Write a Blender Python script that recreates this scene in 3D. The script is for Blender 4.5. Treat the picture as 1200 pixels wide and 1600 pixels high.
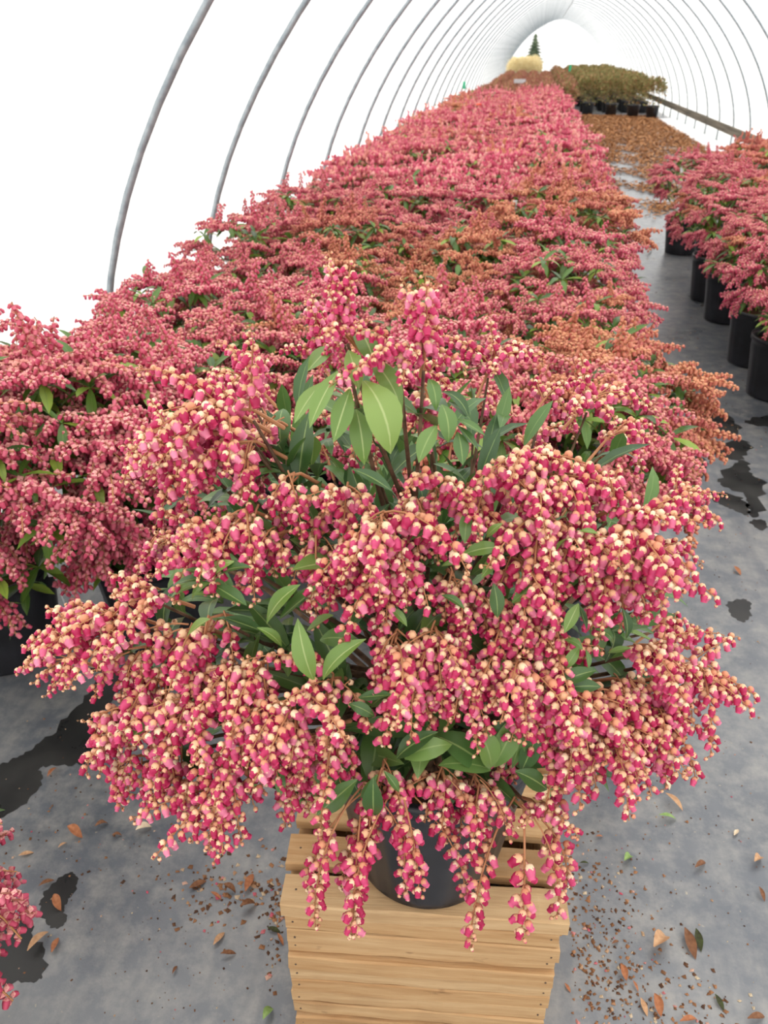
import bpy, math, random
import numpy as np
from mathutils import Matrix, Vector

for o in list(bpy.data.objects):
    bpy.data.objects.remove(o)
scene = bpy.context.scene
COL = scene.collection
random.seed(7)
PI = math.pi

# ------------------------------------------------------------------ camera
CAM_H, PITCH, YAW, FPX = 1.5, 0.525, 0.170, 1245.0
cam_data = bpy.data.cameras.new('camera')
cam_data.sensor_fit = 'VERTICAL'
cam_data.sensor_height = 36.0
cam_data.lens = 36.0 * FPX / 1600.0
cam_data.clip_start = 0.02
cam_data.clip_end = 500
cam_data.dof.use_dof = True
cam_data.dof.focus_distance = 0.98
cam_data.dof.aperture_fstop = 10.0
cam = bpy.data.objects.new('camera', cam_data)
COL.objects.link(cam)
cam.location = (0, 0, CAM_H)
cam.rotation_euler = (PI / 2 - PITCH, 0, YAW)
scene.camera = cam
EYE = np.array([0, 0, CAM_H])
C_F = np.array([-math.sin(YAW) * math.cos(PITCH), math.cos(YAW) * math.cos(PITCH), -math.sin(PITCH)])
C_R = np.array([math.cos(YAW), math.sin(YAW), 0.0])
C_U = np.cross(C_R, C_F)

def ray(px, py):
    return (px - 600) / FPX * C_R - (py - 800) / FPX * C_U + C_F

def ground(px, py, z=0.0):
    d = ray(px, py)
    return EYE + d * ((z - CAM_H) / d[2])

# ------------------------------------------------------------------ world: even overcast sky
SKY = 2.35
world = bpy.data.worlds.new('overcast_sky')
scene.world = world
world.use_nodes = True
nt = world.node_tree
nt.nodes.clear()
n_tc = nt.nodes.new('ShaderNodeTexCoord')
n_sep = nt.nodes.new('ShaderNodeSeparateXYZ')
n_mr = nt.nodes.new('ShaderNodeMapRange')
n_mr.inputs[1].default_value = 0.0
n_mr.inputs[2].default_value = 1.0
n_mr.inputs[3].default_value = SKY * 0.6
n_mr.inputs[4].default_value = SKY
n_bg = nt.nodes.new('ShaderNodeBackground')
n_bg.inputs[0].default_value = (1.0, 0.985, 0.96, 1)
n_out = nt.nodes.new('ShaderNodeOutputWorld')
nt.links.new(n_tc.outputs['Generated'], n_sep.inputs[0])
nt.links.new(n_sep.outputs[2], n_mr.inputs[0])
nt.links.new(n_mr.outputs[0], n_bg.inputs[1])
nt.links.new(n_bg.outputs[0], n_out.inputs[0])

vs = scene.view_settings
scene.display_settings.display_device = 'sRGB'
vs.view_transform = 'Standard'
vs.look = 'None'
vs.gamma = 1.0
vs.use_curve_mapping = False
vs.exposure = 0.0
scene.cycles.max_bounces = 6
scene.cycles.use_adaptive_sampling = True
scene.cycles.adaptive_threshold = 0.03
scene.cycles.transparent_max_bounces = 12
scene.cycles.sample_clamp_indirect = 8.0

# ------------------------------------------------------------------ materials
def srgb(r, g, b):
    f = lambda c: (c / 255 / 12.92) if c <= 10 else ((c / 255 + 0.055) / 1.055) ** 2.4
    return (f(r), f(g), f(b), 1.0)

class Mat:
    def __init__(self, name, col, rough=0.5, spec=0.4):
        self.m = bpy.data.materials.new(name)
        self.m.use_nodes = True
        self.t = self.m.node_tree
        self.b = self.t.nodes['Principled BSDF']
        self.b.inputs['Base Color'].default_value = col
        self.b.inputs['Roughness'].default_value = rough
        self.b.inputs['Specular IOR Level'].default_value = spec
    def node(self, kind, **kw):
        n = self.t.nodes.new(kind)
        for k, v in kw.items():
            setattr(n, k, v)
        return n
    def link(self, a, b):
        self.t.links.new(a, b)
    def ramp(self, src, stops):
        r = self.node('ShaderNodeValToRGB')
        el = r.color_ramp.elements
        while len(el) < len(stops):
            el.new(0.5)
        for e, (p, c) in zip(el, stops):
            e.position = p
            e.color = c
        self.link(src, r.inputs[0])
        return r.outputs[0]
    def noise(self, scale, detail=3, coord='Object', rough=0.5, stretch=None, each=False):
        tc = self.node('ShaderNodeTexCoord')
        n = self.node('ShaderNodeTexNoise')
        n.inputs['Scale'].default_value = scale
        n.inputs['Detail'].default_value = detail
        n.inputs['Roughness'].default_value = rough
        src = tc.outputs[coord]
        if each:          # every object cut from another piece of the pattern
            oi = self.node('ShaderNodeObjectInfo')
            va = self.node('ShaderNodeVectorMath', operation='MULTIPLY_ADD')
            cb = self.node('ShaderNodeCombineXYZ')
            for q in range(3):
                self.link(oi.outputs['Random'], cb.inputs[q])
            self.link(cb.outputs[0], va.inputs[0])
            va.inputs[1].default_value = (31.0, 17.0, 23.0)
            self.link(src, va.inputs[2])
            src = va.outputs[0]
        if stretch:
            mp = self.node('ShaderNodeMapping')
            mp.inputs['Scale'].default_value = stretch
            self.link(src, mp.inputs[0])
            src = mp.outputs[0]
        self.link(src, n.inputs['Vector'])
        return n.outputs[0]
    def mix(self, fac, a, b, mode='MIX'):
        n = self.node('ShaderNodeMix', data_type='RGBA', blend_type=mode)
        for v, s in ((fac, n.inputs[0]), (a, n.inputs[6]), (b, n.inputs[7])):
            if hasattr(v, 'is_output'):
                self.link(v, s)
            else:
                s.default_value = v
        return n.outputs[2]
    def color(self, out):
        self.link(out, self.b.inputs['Base Color'])
    def bump(self, src, strength, dist=0.002):
        n = self.node('ShaderNodeBump')
        n.inputs['Strength'].default_value = strength
        n.inputs['Distance'].default_value = dist
        self.link(src, n.inputs['Height'])
        self.link(n.outputs[0], self.b.inputs['Normal'])

def island_mat(name, stops, rough=0.5, spec=0.35, obj_var=None, trans=0.0):
    """each separate petal cup, bud or leaf takes its own tone"""
    M = Mat(name, (1, 1, 1, 1), rough, spec)
    g = M.node('ShaderNodeNewGeometry')
    c = M.ramp(g.outputs['Random Per Island'], stops)
    if obj_var:
        oi = M.node('ShaderNodeObjectInfo')
        c = M.mix(0.5, c, M.ramp(oi.outputs['Random'], obj_var), 'MIX')
    M.color(c)
    if trans:
        tr = M.node('ShaderNodeBsdfTranslucent')
        M.link(c, tr.inputs[0])
        mx = M.node('ShaderNodeMixShader')
        mx.inputs[0].default_value = trans
        M.link(M.b.outputs[0], mx.inputs[1])
        M.link(tr.outputs[0], mx.inputs[2])
        M.link(mx.outputs[0], M.t.nodes['Material Output'].inputs[0])
    return M.m

def leaf_mat(name, dark, mid, light, rib, rough=0.33, per='Random Per Island'):
    M = Mat(name, mid, rough, 0.5)
    if per == 'object':
        oi = M.node('ShaderNodeObjectInfo')
        r = oi.outputs['Random']
    else:
        r = M.node('ShaderNodeNewGeometry').outputs[per]
    c = M.ramp(r, [(0.0, dark), (0.55, mid), (1.0, light)])
    uv = M.node('ShaderNodeTexCoord')
    sp = M.node('ShaderNodeSeparateXYZ')
    M.link(uv.outputs['UV'], sp.inputs[0])
    sub = M.node('ShaderNodeMath', operation='SUBTRACT')
    sub.inputs[1].default_value = 0.5
    M.link(sp.outputs[1], sub.inputs[0])
    ab = M.node('ShaderNodeMath', operation='ABSOLUTE')
    M.link(sub.outputs[0], ab.inputs[0])
    f = M.ramp(ab.outputs[0], [(0.0, (0.9, 0.9, 0.9, 1)), (0.022, (0.6, 0.6, 0.6, 1)), (0.045, (0, 0, 0, 1))])
    c2 = M.mix(f, c, rib)
    M.color(c2)
    tr = M.node('ShaderNodeBsdfTranslucent')
    M.link(c2, tr.inputs[0])
    mx = M.node('ShaderNodeMixShader')
    mx.inputs[0].default_value = 0.22
    M.link(M.b.outputs[0], mx.inputs[1])
    M.link(tr.outputs[0], mx.inputs[2])
    M.link(mx.outputs[0], M.t.nodes['Material Output'].inputs[0])
    return M.m

# flowers of the plant on the crate
m_petal = island_mat('pink_petal', [(0.0, srgb(176, 30, 78)), (0.35, srgb(202, 50, 100)), (0.7, srgb(220, 78, 126)), (1.0, srgb(242, 144, 172))], 0.42, 0.4, trans=0.18)
m_sepal = island_mat('cream_sepal', [(0.0, srgb(214, 144, 110)), (0.4, srgb(232, 178, 138)), (0.75, srgb(240, 200, 158)), (1.0, srgb(250, 226, 192))], 0.5, 0.3)
m_stalk = island_mat('flower_stalk', [(0.0, srgb(150, 84, 74)), (0.5, srgb(176, 118, 84)), (1.0, srgb(196, 146, 96))], 0.6, 0.3)
# the plants of the beds
def bed_flower(name, petals, sepals):
    return (island_mat(name + '_petal', [(0, petals[0]), (0.5, petals[1]), (1, petals[2])], 0.5, 0.3, trans=0.12),
            island_mat(name + '_sepal', [(0, sepals[0]), (1, sepals[1])], 0.55, 0.3))
BED_TONES = [
    bed_flower('rose', (srgb(196, 66, 98), srgb(214, 92, 118), srgb(232, 128, 146)), (srgb(222, 142, 138), srgb(238, 178, 166))),
    bed_flower('coral', (srgb(196, 76, 100), srgb(212, 102, 120), srgb(228, 134, 144)), (srgb(214, 134, 124), srgb(232, 166, 150))),
    bed_flower('tan_bud', (srgb(190, 100, 86), srgb(206, 126, 102), srgb(216, 142, 112)), (srgb(208, 138, 102), srgb(228, 168, 126))),
    bed_flower('russet_bud', (srgb(180, 86, 84), srgb(196, 108, 98), srgb(210, 130, 112)), (srgb(198, 120, 98), srgb(216, 148, 118))),
]
m_leaf = leaf_mat('hero_leaf', srgb(58, 88, 46), srgb(84, 118, 60), srgb(118, 148, 76), srgb(150, 172, 104), per='object')
m_leaf_young = leaf_mat('young_leaf', srgb(102, 134, 60), srgb(120, 150, 74), srgb(138, 164, 84), srgb(178, 194, 128), per='object')
m_leaf_bed = leaf_mat('bed_leaf', srgb(58, 90, 38), srgb(92, 128, 50), srgb(150, 176, 72), srgb(120, 150, 70))
m_bark = Mat('bark', srgb(96, 72, 56), 0.8, 0.2)
m_bark.color(m_bark.ramp(m_bark.noise(60), [(0.3, srgb(74, 54, 42)), (0.7, srgb(122, 96, 74))]))
m_bark = m_bark.m
_p = Mat('black_plastic', srgb(34, 34, 39), 0.34, 0.5)
_p.color(_p.ramp(_p.noise(9, 4), [(0.35, srgb(26, 26, 30)), (0.75, srgb(48, 48, 54))]))
m_pot = _p.m
_s = Mat('potting_bark', srgb(70, 48, 34), 0.95, 0.1)
_s.color(_s.ramp(_s.noise(55, 5), [(0.3, srgb(34, 24, 18)), (0.7, srgb(98, 68, 46))]))
_s.bump(_s.noise(70, 4), 1.0, 0.01)
m_soil = _s.m

# ------------------------------------------------------------------ mesh building
class MB:
    def __init__(self):
        self.v, self.f, self.m, self.uv = [], [], [], []
        self.n = 0
    def add(self, verts, faces, mat=0, uv=None):
        verts = np.asarray(verts, float)
        self.v.append(verts)
        k = self.n
        self.f.extend([tuple(i + k for i in f) for f in faces])
        self.m.extend([mat] * len(faces) if isinstance(mat, int) else mat)
        self.uv.append(np.zeros((len(verts), 2)) if uv is None else np.asarray(uv, float))
        self.n += len(verts)
        return self
    def merge(self, o, M=None, remap=None):
        V = np.concatenate(o.v)
        if M is not None:
            V = V @ M[:3, :3].T + M[:3, 3]
        self.add(V, o.f, [remap[i] for i in o.m] if remap else list(o.m), np.concatenate(o.uv))
        return self
    def tube(self, pts, r, k=5, mat=0, cap=True):
        pts = [np.asarray(p, float) for p in pts]
        n = len(pts)
        rs = r if hasattr(r, '__len__') else [r] * n
        V, F = [], []
        ref = np.array([0.3, 0.2, 0.93])
        for i, p in enumerate(pts):
            t = pts[min(i + 1, n - 1)] - pts[max(i - 1, 0)]
            t = t / (np.linalg.norm(t) + 1e-12)
            a = np.cross(t, ref)
            if np.linalg.norm(a) < 0.1:
                a = np.cross(t, np.array([1.0, 0, 0]))
            a /= np.linalg.norm(a)
            b = np.cross(t, a)
            for j in range(k):
                w = 2 * PI * j / k
                V.append(p + rs[i] * (math.cos(w) * a + math.sin(w) * b))
        for i in range(n - 1):
            for j in range(k):
                F.append((i * k + j, i * k + (j + 1) % k, (i + 1) * k + (j + 1) % k, (i + 1) * k + j))
        if cap:
            F.append(tuple(range(k)))
            F.append(tuple(range((n - 1) * k, n * k)))
        return self.add(V, F, mat)
    def box(self, lo, hi, mat=0, jit=0.0, rnd=None):
        x0, y0, z0 = lo
        x1, y1, z1 = hi
        V = np.array([(x, y, z) for z in (z0, z1) for y in (y0, y1) for x in (x0, x1)], float)
        if jit:
            V += (rnd or np.random.RandomState(0)).uniform(-jit, jit, V.shape)
        return self.add(V, [(0, 2, 3, 1), (4, 5, 7, 6), (0, 1, 5, 4), (2, 6, 7, 3), (0, 4, 6, 2), (1, 3, 7, 5)], mat)
    def lathe(self, prof, k=24, mat=0, wob=None, cap0=False, cap1=False):
        V, F = [], []
        for r, z in prof:
            for j in range(k):
                w = 2 * PI * j / k
                rr = r * (wob(j, k, z) if wob else 1)
                V.append((rr * math.cos(w), rr * math.sin(w), z))
        for i in range(len(prof) - 1):
            for j in range(k):
                F.append((i * k + j, i * k + (j + 1) % k, (i + 1) * k + (j + 1) % k, (i + 1) * k + j))
        if cap0:
            F.append(tuple(range(k))[::-1])
        if cap1:
            F.append(tuple(range((len(prof) - 1) * k, len(prof) * k)))
        return self.add(V, F, mat)
    def mesh(self, name, mats, smooth=True):
        me = bpy.data.meshes.new(name)
        V = np.concatenate(self.v)
        me.from_pydata(V.tolist(), [], self.f)
        for m in mats:
            me.materials.append(m)
        me.polygons.foreach_set('material_index', self.m)
        if smooth:
            me.polygons.foreach_set('use_smooth', [True] * len(me.polygons))
        uvs = np.concatenate(self.uv)
        if uvs.any():
            lay = me.uv_layers.new(name='uv')
            idx = np.empty(len(me.loops), np.int32)
            me.loops.foreach_get('vertex_index', idx)
            lay.data.foreach_set('uv', uvs[idx].ravel())
        me.update()
        return me

def link(name, data, parent=None, M=None):
    o = bpy.data.objects.new(name, data)
    COL.objects.link(o)
    if M is not None:
        o.matrix_basis = M if isinstance(M, Matrix) else Matrix(M.tolist())
    if parent is not None:
        o.parent = parent
    return o

def tag(o, label=None, cat=None, group=None, kind=None):
    for k, v in (('label', label), ('category', cat), ('group', group), ('kind', kind)):
        if v:
            o[k] = v
    return o

def empty(name, loc, rz=0.0, sc=1.0):
    return link(name, None, None, Matrix.Translation(Vector(loc)) @ Matrix.Rotation(rz, 4, 'Z') @ Matrix.Scale(sc, 4))

def xf(loc, rz=0.0, sc=1.0):
    c, s = math.cos(rz) * sc, math.sin(rz) * sc
    M = np.eye(4)
    M[:3, :3] = [[c, -s, 0], [s, c, 0], [0, 0, sc]]
    M[:3, 3] = loc
    return M

def frame(x, n):
    """matrix with X along x and Z as near as can be to n"""
    x = np.asarray(x, float)
    x = x / np.linalg.norm(x)
    y = np.cross(n, x)
    if np.linalg.norm(y) < 1e-3:
        y = np.cross([0.3, 0.9, 0.1], x)
    y /= np.linalg.norm(y)
    z = np.cross(x, y)
    return np.stack([x, y, z], 1)

ORD = ['first', 'second', 'third', 'fourth', 'fifth', 'sixth', 'seventh', 'eighth', 'ninth', 'tenth', 'eleventh', 'twelfth', 'thirteenth',
       'fourteenth', 'fifteenth', 'sixteenth', 'seventeenth', 'eighteenth', 'nineteenth', 'twentieth'] + \
      ['twenty-' + w for w in ('first', 'second', 'third', 'fourth', 'fifth', 'sixth', 'seventh', 'eighth', 'ninth')] + \
      ['thirtieth'] + ['thirty-' + w for w in ('first', 'second', 'third', 'fourth', 'fifth', 'sixth', 'seventh', 'eighth', 'ninth')]

# ------------------------------------------------------------------ the setting: ground, film tunnel
XC, HALF, TOP, LEG, EXPO = 0.797, 2.568, 2.832, 0.3, 1.631
Y_END = 48.0
def arch(n, off=0.0):
    P = [(XC - HALF - off, 0.0)]
    for i in range(n + 1):
        t = PI - PI * i / n
        c, s = math.cos(t), math.sin(t)
        P.append((XC + (HALF + off) * math.copysign(abs(c) ** (2 / EXPO), c), LEG + (TOP + off - LEG) * abs(s) ** (2 / EXPO)))
    P.append((XC + HALF + off, 0.0))
    return P

M = Mat('ground_cloth', srgb(105, 108, 112), 0.4, 0.7)
big = M.noise(1.3, 5, rough=0.6)
c = M.ramp(big, [(0.28, srgb(82, 87, 93)), (0.46, srgb(98, 102, 108)), (0.58, srgb(118, 120, 123)), (0.74, srgb(152, 151, 148))])
fine = M.noise(14, 6, rough=0.7)
c = M.mix(M.ramp(fine, [(0.42, (0, 0, 0, 1)), (0.75, (0.7, 0.7, 0.7, 1))]), c, srgb(166, 162, 154))
streak = M.noise(3, 3, stretch=(6, 0.5, 1))
c = M.mix(M.ramp(streak, [(0.5, (0, 0, 0, 1)), (0.72, (0.5, 0.5, 0.5, 1))]), c, srgb(88, 93, 101))
spk = M.noise(90, 2)
c = M.mix(M.ramp(spk, [(0.72, (0, 0, 0, 1)), (0.78, (0.8, 0.8, 0.8, 1))]), c, srgb(170, 160, 140))
M.color(c)
M.link(M.ramp(big, [(0.3, (0.26, 0.26, 0.26, 1)), (0.7, (0.42, 0.42, 0.42, 1))]), M.b.inputs['Roughness'])
M.bump(M.noise(260, 2), 0.25, 0.001)
b = MB()
nx, ny = 18, 120
V = [(XC - HALF - 0.05 + (2 * HALF + 0.1) * i / nx, -3 + (Y_END + 3) * j / ny, 0.0) for j in range(ny + 1) for i in range(nx + 1)]
F = [(j * (nx + 1) + i, j * (nx + 1) + i + 1, (j + 1) * (nx + 1) + i + 1, (j + 1) * (nx + 1) + i) for j in range(ny) for i in range(nx)]
b.add(V, F)
tag(link('floor', b.mesh('floor', [M.m])), 'grey woven ground cloth floor of the tunnel', kind='structure')

M = Mat('pale_ground', srgb(225, 224, 220), 0.9, 0.1)
M.color(M.ramp(M.noise(0.4, 4), [(0.3, srgb(218, 217, 212)), (0.7, srgb(236, 236, 234))]))
b = MB()
b.add([(-120, -60, -0.05), (120, -60, -0.05), (120, 260, -0.05), (-120, 260, -0.05)], [(0, 1, 2, 3)])
tag(link('ground_outside', b.mesh('ground_outside', [M.m])), 'pale open ground outside the tunnel', kind='structure')

M = Mat('plastic_film', (0.9, 0.9, 0.9, 1), 0.4, 0.3)
tr = M.node('ShaderNodeBsdfTranslucent')
tr.inputs[0].default_value = (0.93, 0.94, 0.95, 1)
tp = M.node('ShaderNodeBsdfTransparent')
tp.inputs[0].default_value = (0.97, 0.97, 0.97, 1)
mx = M.node('ShaderNodeMixShader')
mx.inputs[0].default_value = 0.5
M.link(tp.outputs[0], mx.inputs[1])
M.link(tr.outputs[0], mx.inputs[2])
M.link(mx.outputs[0], M.t.nodes['Material Output'].inputs[0])
m_film = M.m
prof = arch(48, 0.02)
HOOP_Y = [3.14, 4.33, 5.68, 7.01, 8.38] + [8.38 + 1.27 * i for i in range(1, 31)]
film_y = [-3, -0.5, 1.9] + HOOP_Y + [Y_END]
def film(name, i0, i1, label):
    b = MB()
    P = prof[i0:i1 + 1]
    V = [(x, y, z) for y in film_y for x, z in P]
    n = len(P)
    F = [(j * n + i, j * n + i + 1, (j + 1) * n + i + 1, (j + 1) * n + i) for j in range(len(film_y) - 1) for i in range(n - 1)]
    b.add(V, F)
    return tag(link(name, b.mesh(name, [m_film])), label, kind='structure')
film('wall_left', 0, 15, 'white plastic film wall behind the flower bed')
film('ceiling', 15, 35, 'white plastic film roof over the hoops')
film('wall_right', 35, 50, 'white plastic film wall across the path')
# end wall with its six-sided opening
op = [(-1.55, 0.0), (-1.5, 1.2), (-1.37, 1.95), (-0.5, 2.42), (-0.22, 2.44), (0.73, 1.95), (0.84, 1.3), (0.86, 0.0)]
b = MB()
outer = [(x, z) for x, z in prof]
V = [(x, Y_END, z) for x, z in outer] + [(x, Y_END, z) for x, z in op]
n, k = len(outer), len(op)
F, i, j = [], 0, 0
while i < n - 1 or j < k - 1:
    if j == k - 1 or (i < n - 1 and (i + 1) / n <= (j + 1) / k):
        F.append((i, i + 1, n + j)); i += 1
    else:
        F.append((i, n + j + 1, n + j)); j += 1
b.add(V, F)
tag(link('wall_back', b.mesh('wall_back', [m_film])), 'white film end wall around the far opening', kind='structure')

M = Mat('weathered_board', srgb(104, 98, 88), 0.85, 0.2)
M.color(M.ramp(M.noise(4, 5, stretch=(1, 0.2, 6)), [(0.3, srgb(74, 70, 62)), (0.7, srgb(136, 128, 114))]))
m_board = M.m
for nm, x, side in (('baseboard_right', XC + HALF - 0.07, 'right'), ('baseboard_left', XC - HALF + 0.02, 'left')):
    b = MB()
    y = 0.0
    rs = np.random.RandomState(3)
    while y < Y_END:
        b.box((x, y, 0.24), (x + 0.05, min(y + 3.62, Y_END), 0.37), 0, 0.004, rs)
        y += 3.66
    tag(link(nm, b.mesh(nm, [m_board], False)), 'weathered grey board fixed along the foot of the film', kind='structure')

M = Mat('white_skirt', srgb(236, 237, 238), 0.4, 0.4)
M.color(M.ramp(M.noise(3, 4), [(0.3, srgb(226, 228, 230)), (0.7, srgb(244, 244, 244))]))
M.bump(M.noise(5, 4, stretch=(3, 1, 1)), 0.5, 0.02)
b = MB()
rs = np.random.RandomState(6)
V, F = [], []
for j in range(60):
    y = 8.5 + j * 0.25
    x0 = 2.92 + rs.uniform(-0.05, 0.05)
    V += [(x0, y, 0.004), (3.05, y, 0.012 + rs.uniform(0, 0.012)), (3.22, y, 0.012 + rs.uniform(0, 0.015)), (XC + HALF - 0.01, y, 0.05)]
for j in range(59):
    for k in range(3):
        F.append((j * 4 + k, j * 4 + k + 1, j * 4 + k + 5, j * 4 + k + 4))
b.add(V, F)
tag(link('trim_1', b.mesh('trim_1', [M.m])), 'white plastic skirt turned in over the floor below the board', kind='structure')

M = Mat('galvanised_pipe', srgb(136, 146, 150), 0.42, 0.5)
M.b.inputs['Metallic'].default_value = 0.35
M.color(M.ramp(M.noise(30, 3), [(0.3, srgb(136, 146, 152)), (0.7, srgb(168, 176, 180))]))
m_pipe = M.m
b = MB()
b.tube([(x, 0, z) for x, z in arch(44)], 0.0155, 8, cap=True)
hoop_me = b.mesh('steel_hoop', [m_pipe])
for i, y in enumerate(HOOP_Y):
    o = link('steel_hoop', hoop_me, None, xf((0, y, 0)))
    lab = f'grey steel pipe hoop arching over the beds, {ORD[i]} one counted from the crate'
    tag(o, lab, 'hoop', 'steel hoops of the tunnel')
b = MB()
b.tube([(XC, y, TOP - 0.035) for y in (1.9, 12, 24, 36, Y_END)], 0.016, 6)
tag(link('ridge_pipe', b.mesh('ridge_pipe', [m_pipe])), 'long steel ridge pipe under the peak of the hoops', 'pipe')

# ------------------------------------------------------------------ flowers
def flower_template(k=6, detail=True):
    """bell hanging down -Z from the origin: petals (0), sepal cap (1)"""
    b = MB()
    if detail:
        prof = [(0.0022, 0.0004), (0.0040, -0.0018), (0.0045, -0.0046), (0.0039, -0.0078), (0.0029, -0.0098), (0.0038, -0.0110)]
        b.lathe(prof, k, 0)
        V, F = [(0, 0, 0.0016)], []
        kk = 10
        for j in range(kk):
            w = 2 * PI * j / kk
            V.append((0.0027 * math.cos(w), 0.0027 * math.sin(w), 0.0007))
        for j in range(kk):
            w = 2 * PI * j / kk
            r, z = (0.0045, -0.0035) if j % 2 == 0 else (0.0040, -0.0014)
            V.append((r * math.cos(w), r * math.sin(w), z))
        for j in range(kk):
            F.append((0, 1 + j, 1 + (j + 1) % kk))
            F.append((1 + j, 1 + kk + j, 1 + kk + (j + 1) % kk, 1 + (j + 1) % kk))
        b.add(V, F, 1)
    else:
        b.lathe([(0.0022, 0.0), (0.0036, -0.0032), (0.0026, -0.0085)], 4, 0)
        b.add([(0, 0, 0.0014), (0.0036, 0.0012, -0.0012), (-0.0012, 0.0038, -0.0016), (-0.0038, -0.0010, -0.0012), (0.0012, -0.0038, -0.0016)],
              [(0, 1, 2), (0, 2, 3), (0, 3, 4), (0, 4, 1)], 1)
    return b
def bud_template(k=5):
    b = MB()
    b.lathe([(0.0016, 0.0004), (0.0029, -0.0012), (0.0027, -0.0034), (0.0008, -0.0050)], k, 1)
    b.lathe([(0.0020, -0.0030), (0.0021, -0.0044), (0.0006, -0.0058)], k, 0)
    return b
FL, BUD = flower_template(), bud_template()
FL_LOW = flower_template(4, False)

def down_frame(d, roll):
    """rotation taking -Z to d"""
    z = -np.asarray(d, float)
    z /= np.linalg.norm(z)
    x = np.cross([0.1, 0.99, 0.05], z)
    x /= np.linalg.norm(x)
    y = np.cross(z, x)
    c, s = math.cos(roll), math.sin(roll)
    return np.stack([c * x + s * y, -s * x + c * y, z], 1)

def raceme(b, e0, e1, L, n, rs, low=False, origin=(0, 0, 0), yaw=0.0, size=1.0, stalk=True, start=0.16):
    """a string of bells; grows from origin along +X turned by yaw, elevation e0 -> e1 in degrees"""
    N = 9
    p = np.array(origin, float)
    pts = [p.copy()]
    dirs = []
    sway = rs.uniform(-0.5, 0.5)
    for i in range(N):
        s = i / (N - 1)
        e = math.radians(e0 + (e1 - e0) * s ** 0.7)
        y = yaw + sway * (s - 0.3)
        d = np.array([math.cos(e) * math.cos(y), math.cos(e) * math.sin(y), math.sin(e)])
        p = p + d * L / N
        pts.append(p.copy())
        dirs.append(d)
    dirs.append(dirs[-1])
    if stalk:
        if low:
            b.tube(pts[::3] + [pts[-1]] if (len(pts) - 1) % 3 else pts[::3], 0.0012, 3, 2, False)
        else:
            b.tube(pts, [0.0013 - 0.0007 * i / N for i in range(N + 1)], 4, 2, False)
    for i in range(n):
        s = start + (1 - start) * (i + 0.4) / n
        u = min(s * N, N - 0.001)
        a = int(u)
        q0 = pts[a] + (pts[a + 1] - pts[a]) * (u - a)
        d = dirs[a]
        side = np.cross(d, [0, 0, 1.0])
        if np.linalg.norm(side) < 0.15:
            side = np.cross(d, [1.0, 0.2, 0])
        side /= np.linalg.norm(side)
        up = np.cross(side, d)
        w = i * 2.399 + rs.uniform(-0.4, 0.4)
        q = math.cos(w) * side + math.sin(w) * up
        steep = abs(d[2])
        ped = q * 0.85 + np.array([0, 0, -0.25]) + d * 0.25
        ped /= np.linalg.norm(ped)
        pl = (0.0062 if not low else 0.0036) * (1.1 - 0.5 * s) * rs.uniform(0.8, 1.25) * size
        at = q0 + ped * pl
        hang = q * (0.5 + 0.3 * steep) + np.array([0, 0, -1.0]) + rs.uniform(-0.22, 0.22, 3)
        sz = size * (1.2 - 0.42 * s) * rs.uniform(0.88, 1.12)
        R3 = down_frame(hang, rs.uniform(0, 6.28)) * sz
        Mx = np.eye(4)
        Mx[:3, :3] = R3
        Mx[:3, 3] = at
        if low:
            b.merge(FL_LOW, Mx)
        else:
            b.merge(BUD if s > 0.9 or rs.rand() < 0.06 else FL, Mx)
            b.tube([q0, q0 + ped * pl * 0.6 + np.array([0, 0, 0.0012]), at + np.array([0, 0, 0.0004])], 0.00055, 3, 2, False)
    return pts

TYPES = {'U': (82, 70), 'S': (48, -12), 'H': (18, -38), 'D': (-8, -78), 'V': (-45, -88)}
RAC = {}
rs = np.random.RandomState(11)
for t, (e0, e1) in TYPES.items():
    RAC[t] = []
    for v in range(5):
        b = MB()
        L = (0.062, 0.072, 0.083, 0.095, 0.110)[v]
        raceme(b, e0 + rs.uniform(-8, 8), e1 + rs.uniform(-6, 6), L, int(L * 205), rs)
        RAC[t].append(b.mesh('raceme', [m_petal, m_sepal, m_stalk]))
RAC['L'] = []
for v in range(5):
    b = MB()
    L = (0.125, 0.14, 0.15, 0.165, 0.18)[v]
    raceme(b, -20 + rs.uniform(-10, 10), -89, L, int(L * 165), rs, start=0.3)
    RAC['L'].append(b.mesh('raceme', [m_petal, m_sepal, m_stalk]))
KIND = {'string': ('LLLV', 1.3), 'up': ('UUUS', 3.1), 'top': ('USSH', 3.1), 'spread': ('SSHH', 1.7), 'side': ('SHHD', 1.25), 'droop': ('HDDV', 1.2), 'hang': ('DVVV', 1.5)}

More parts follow.
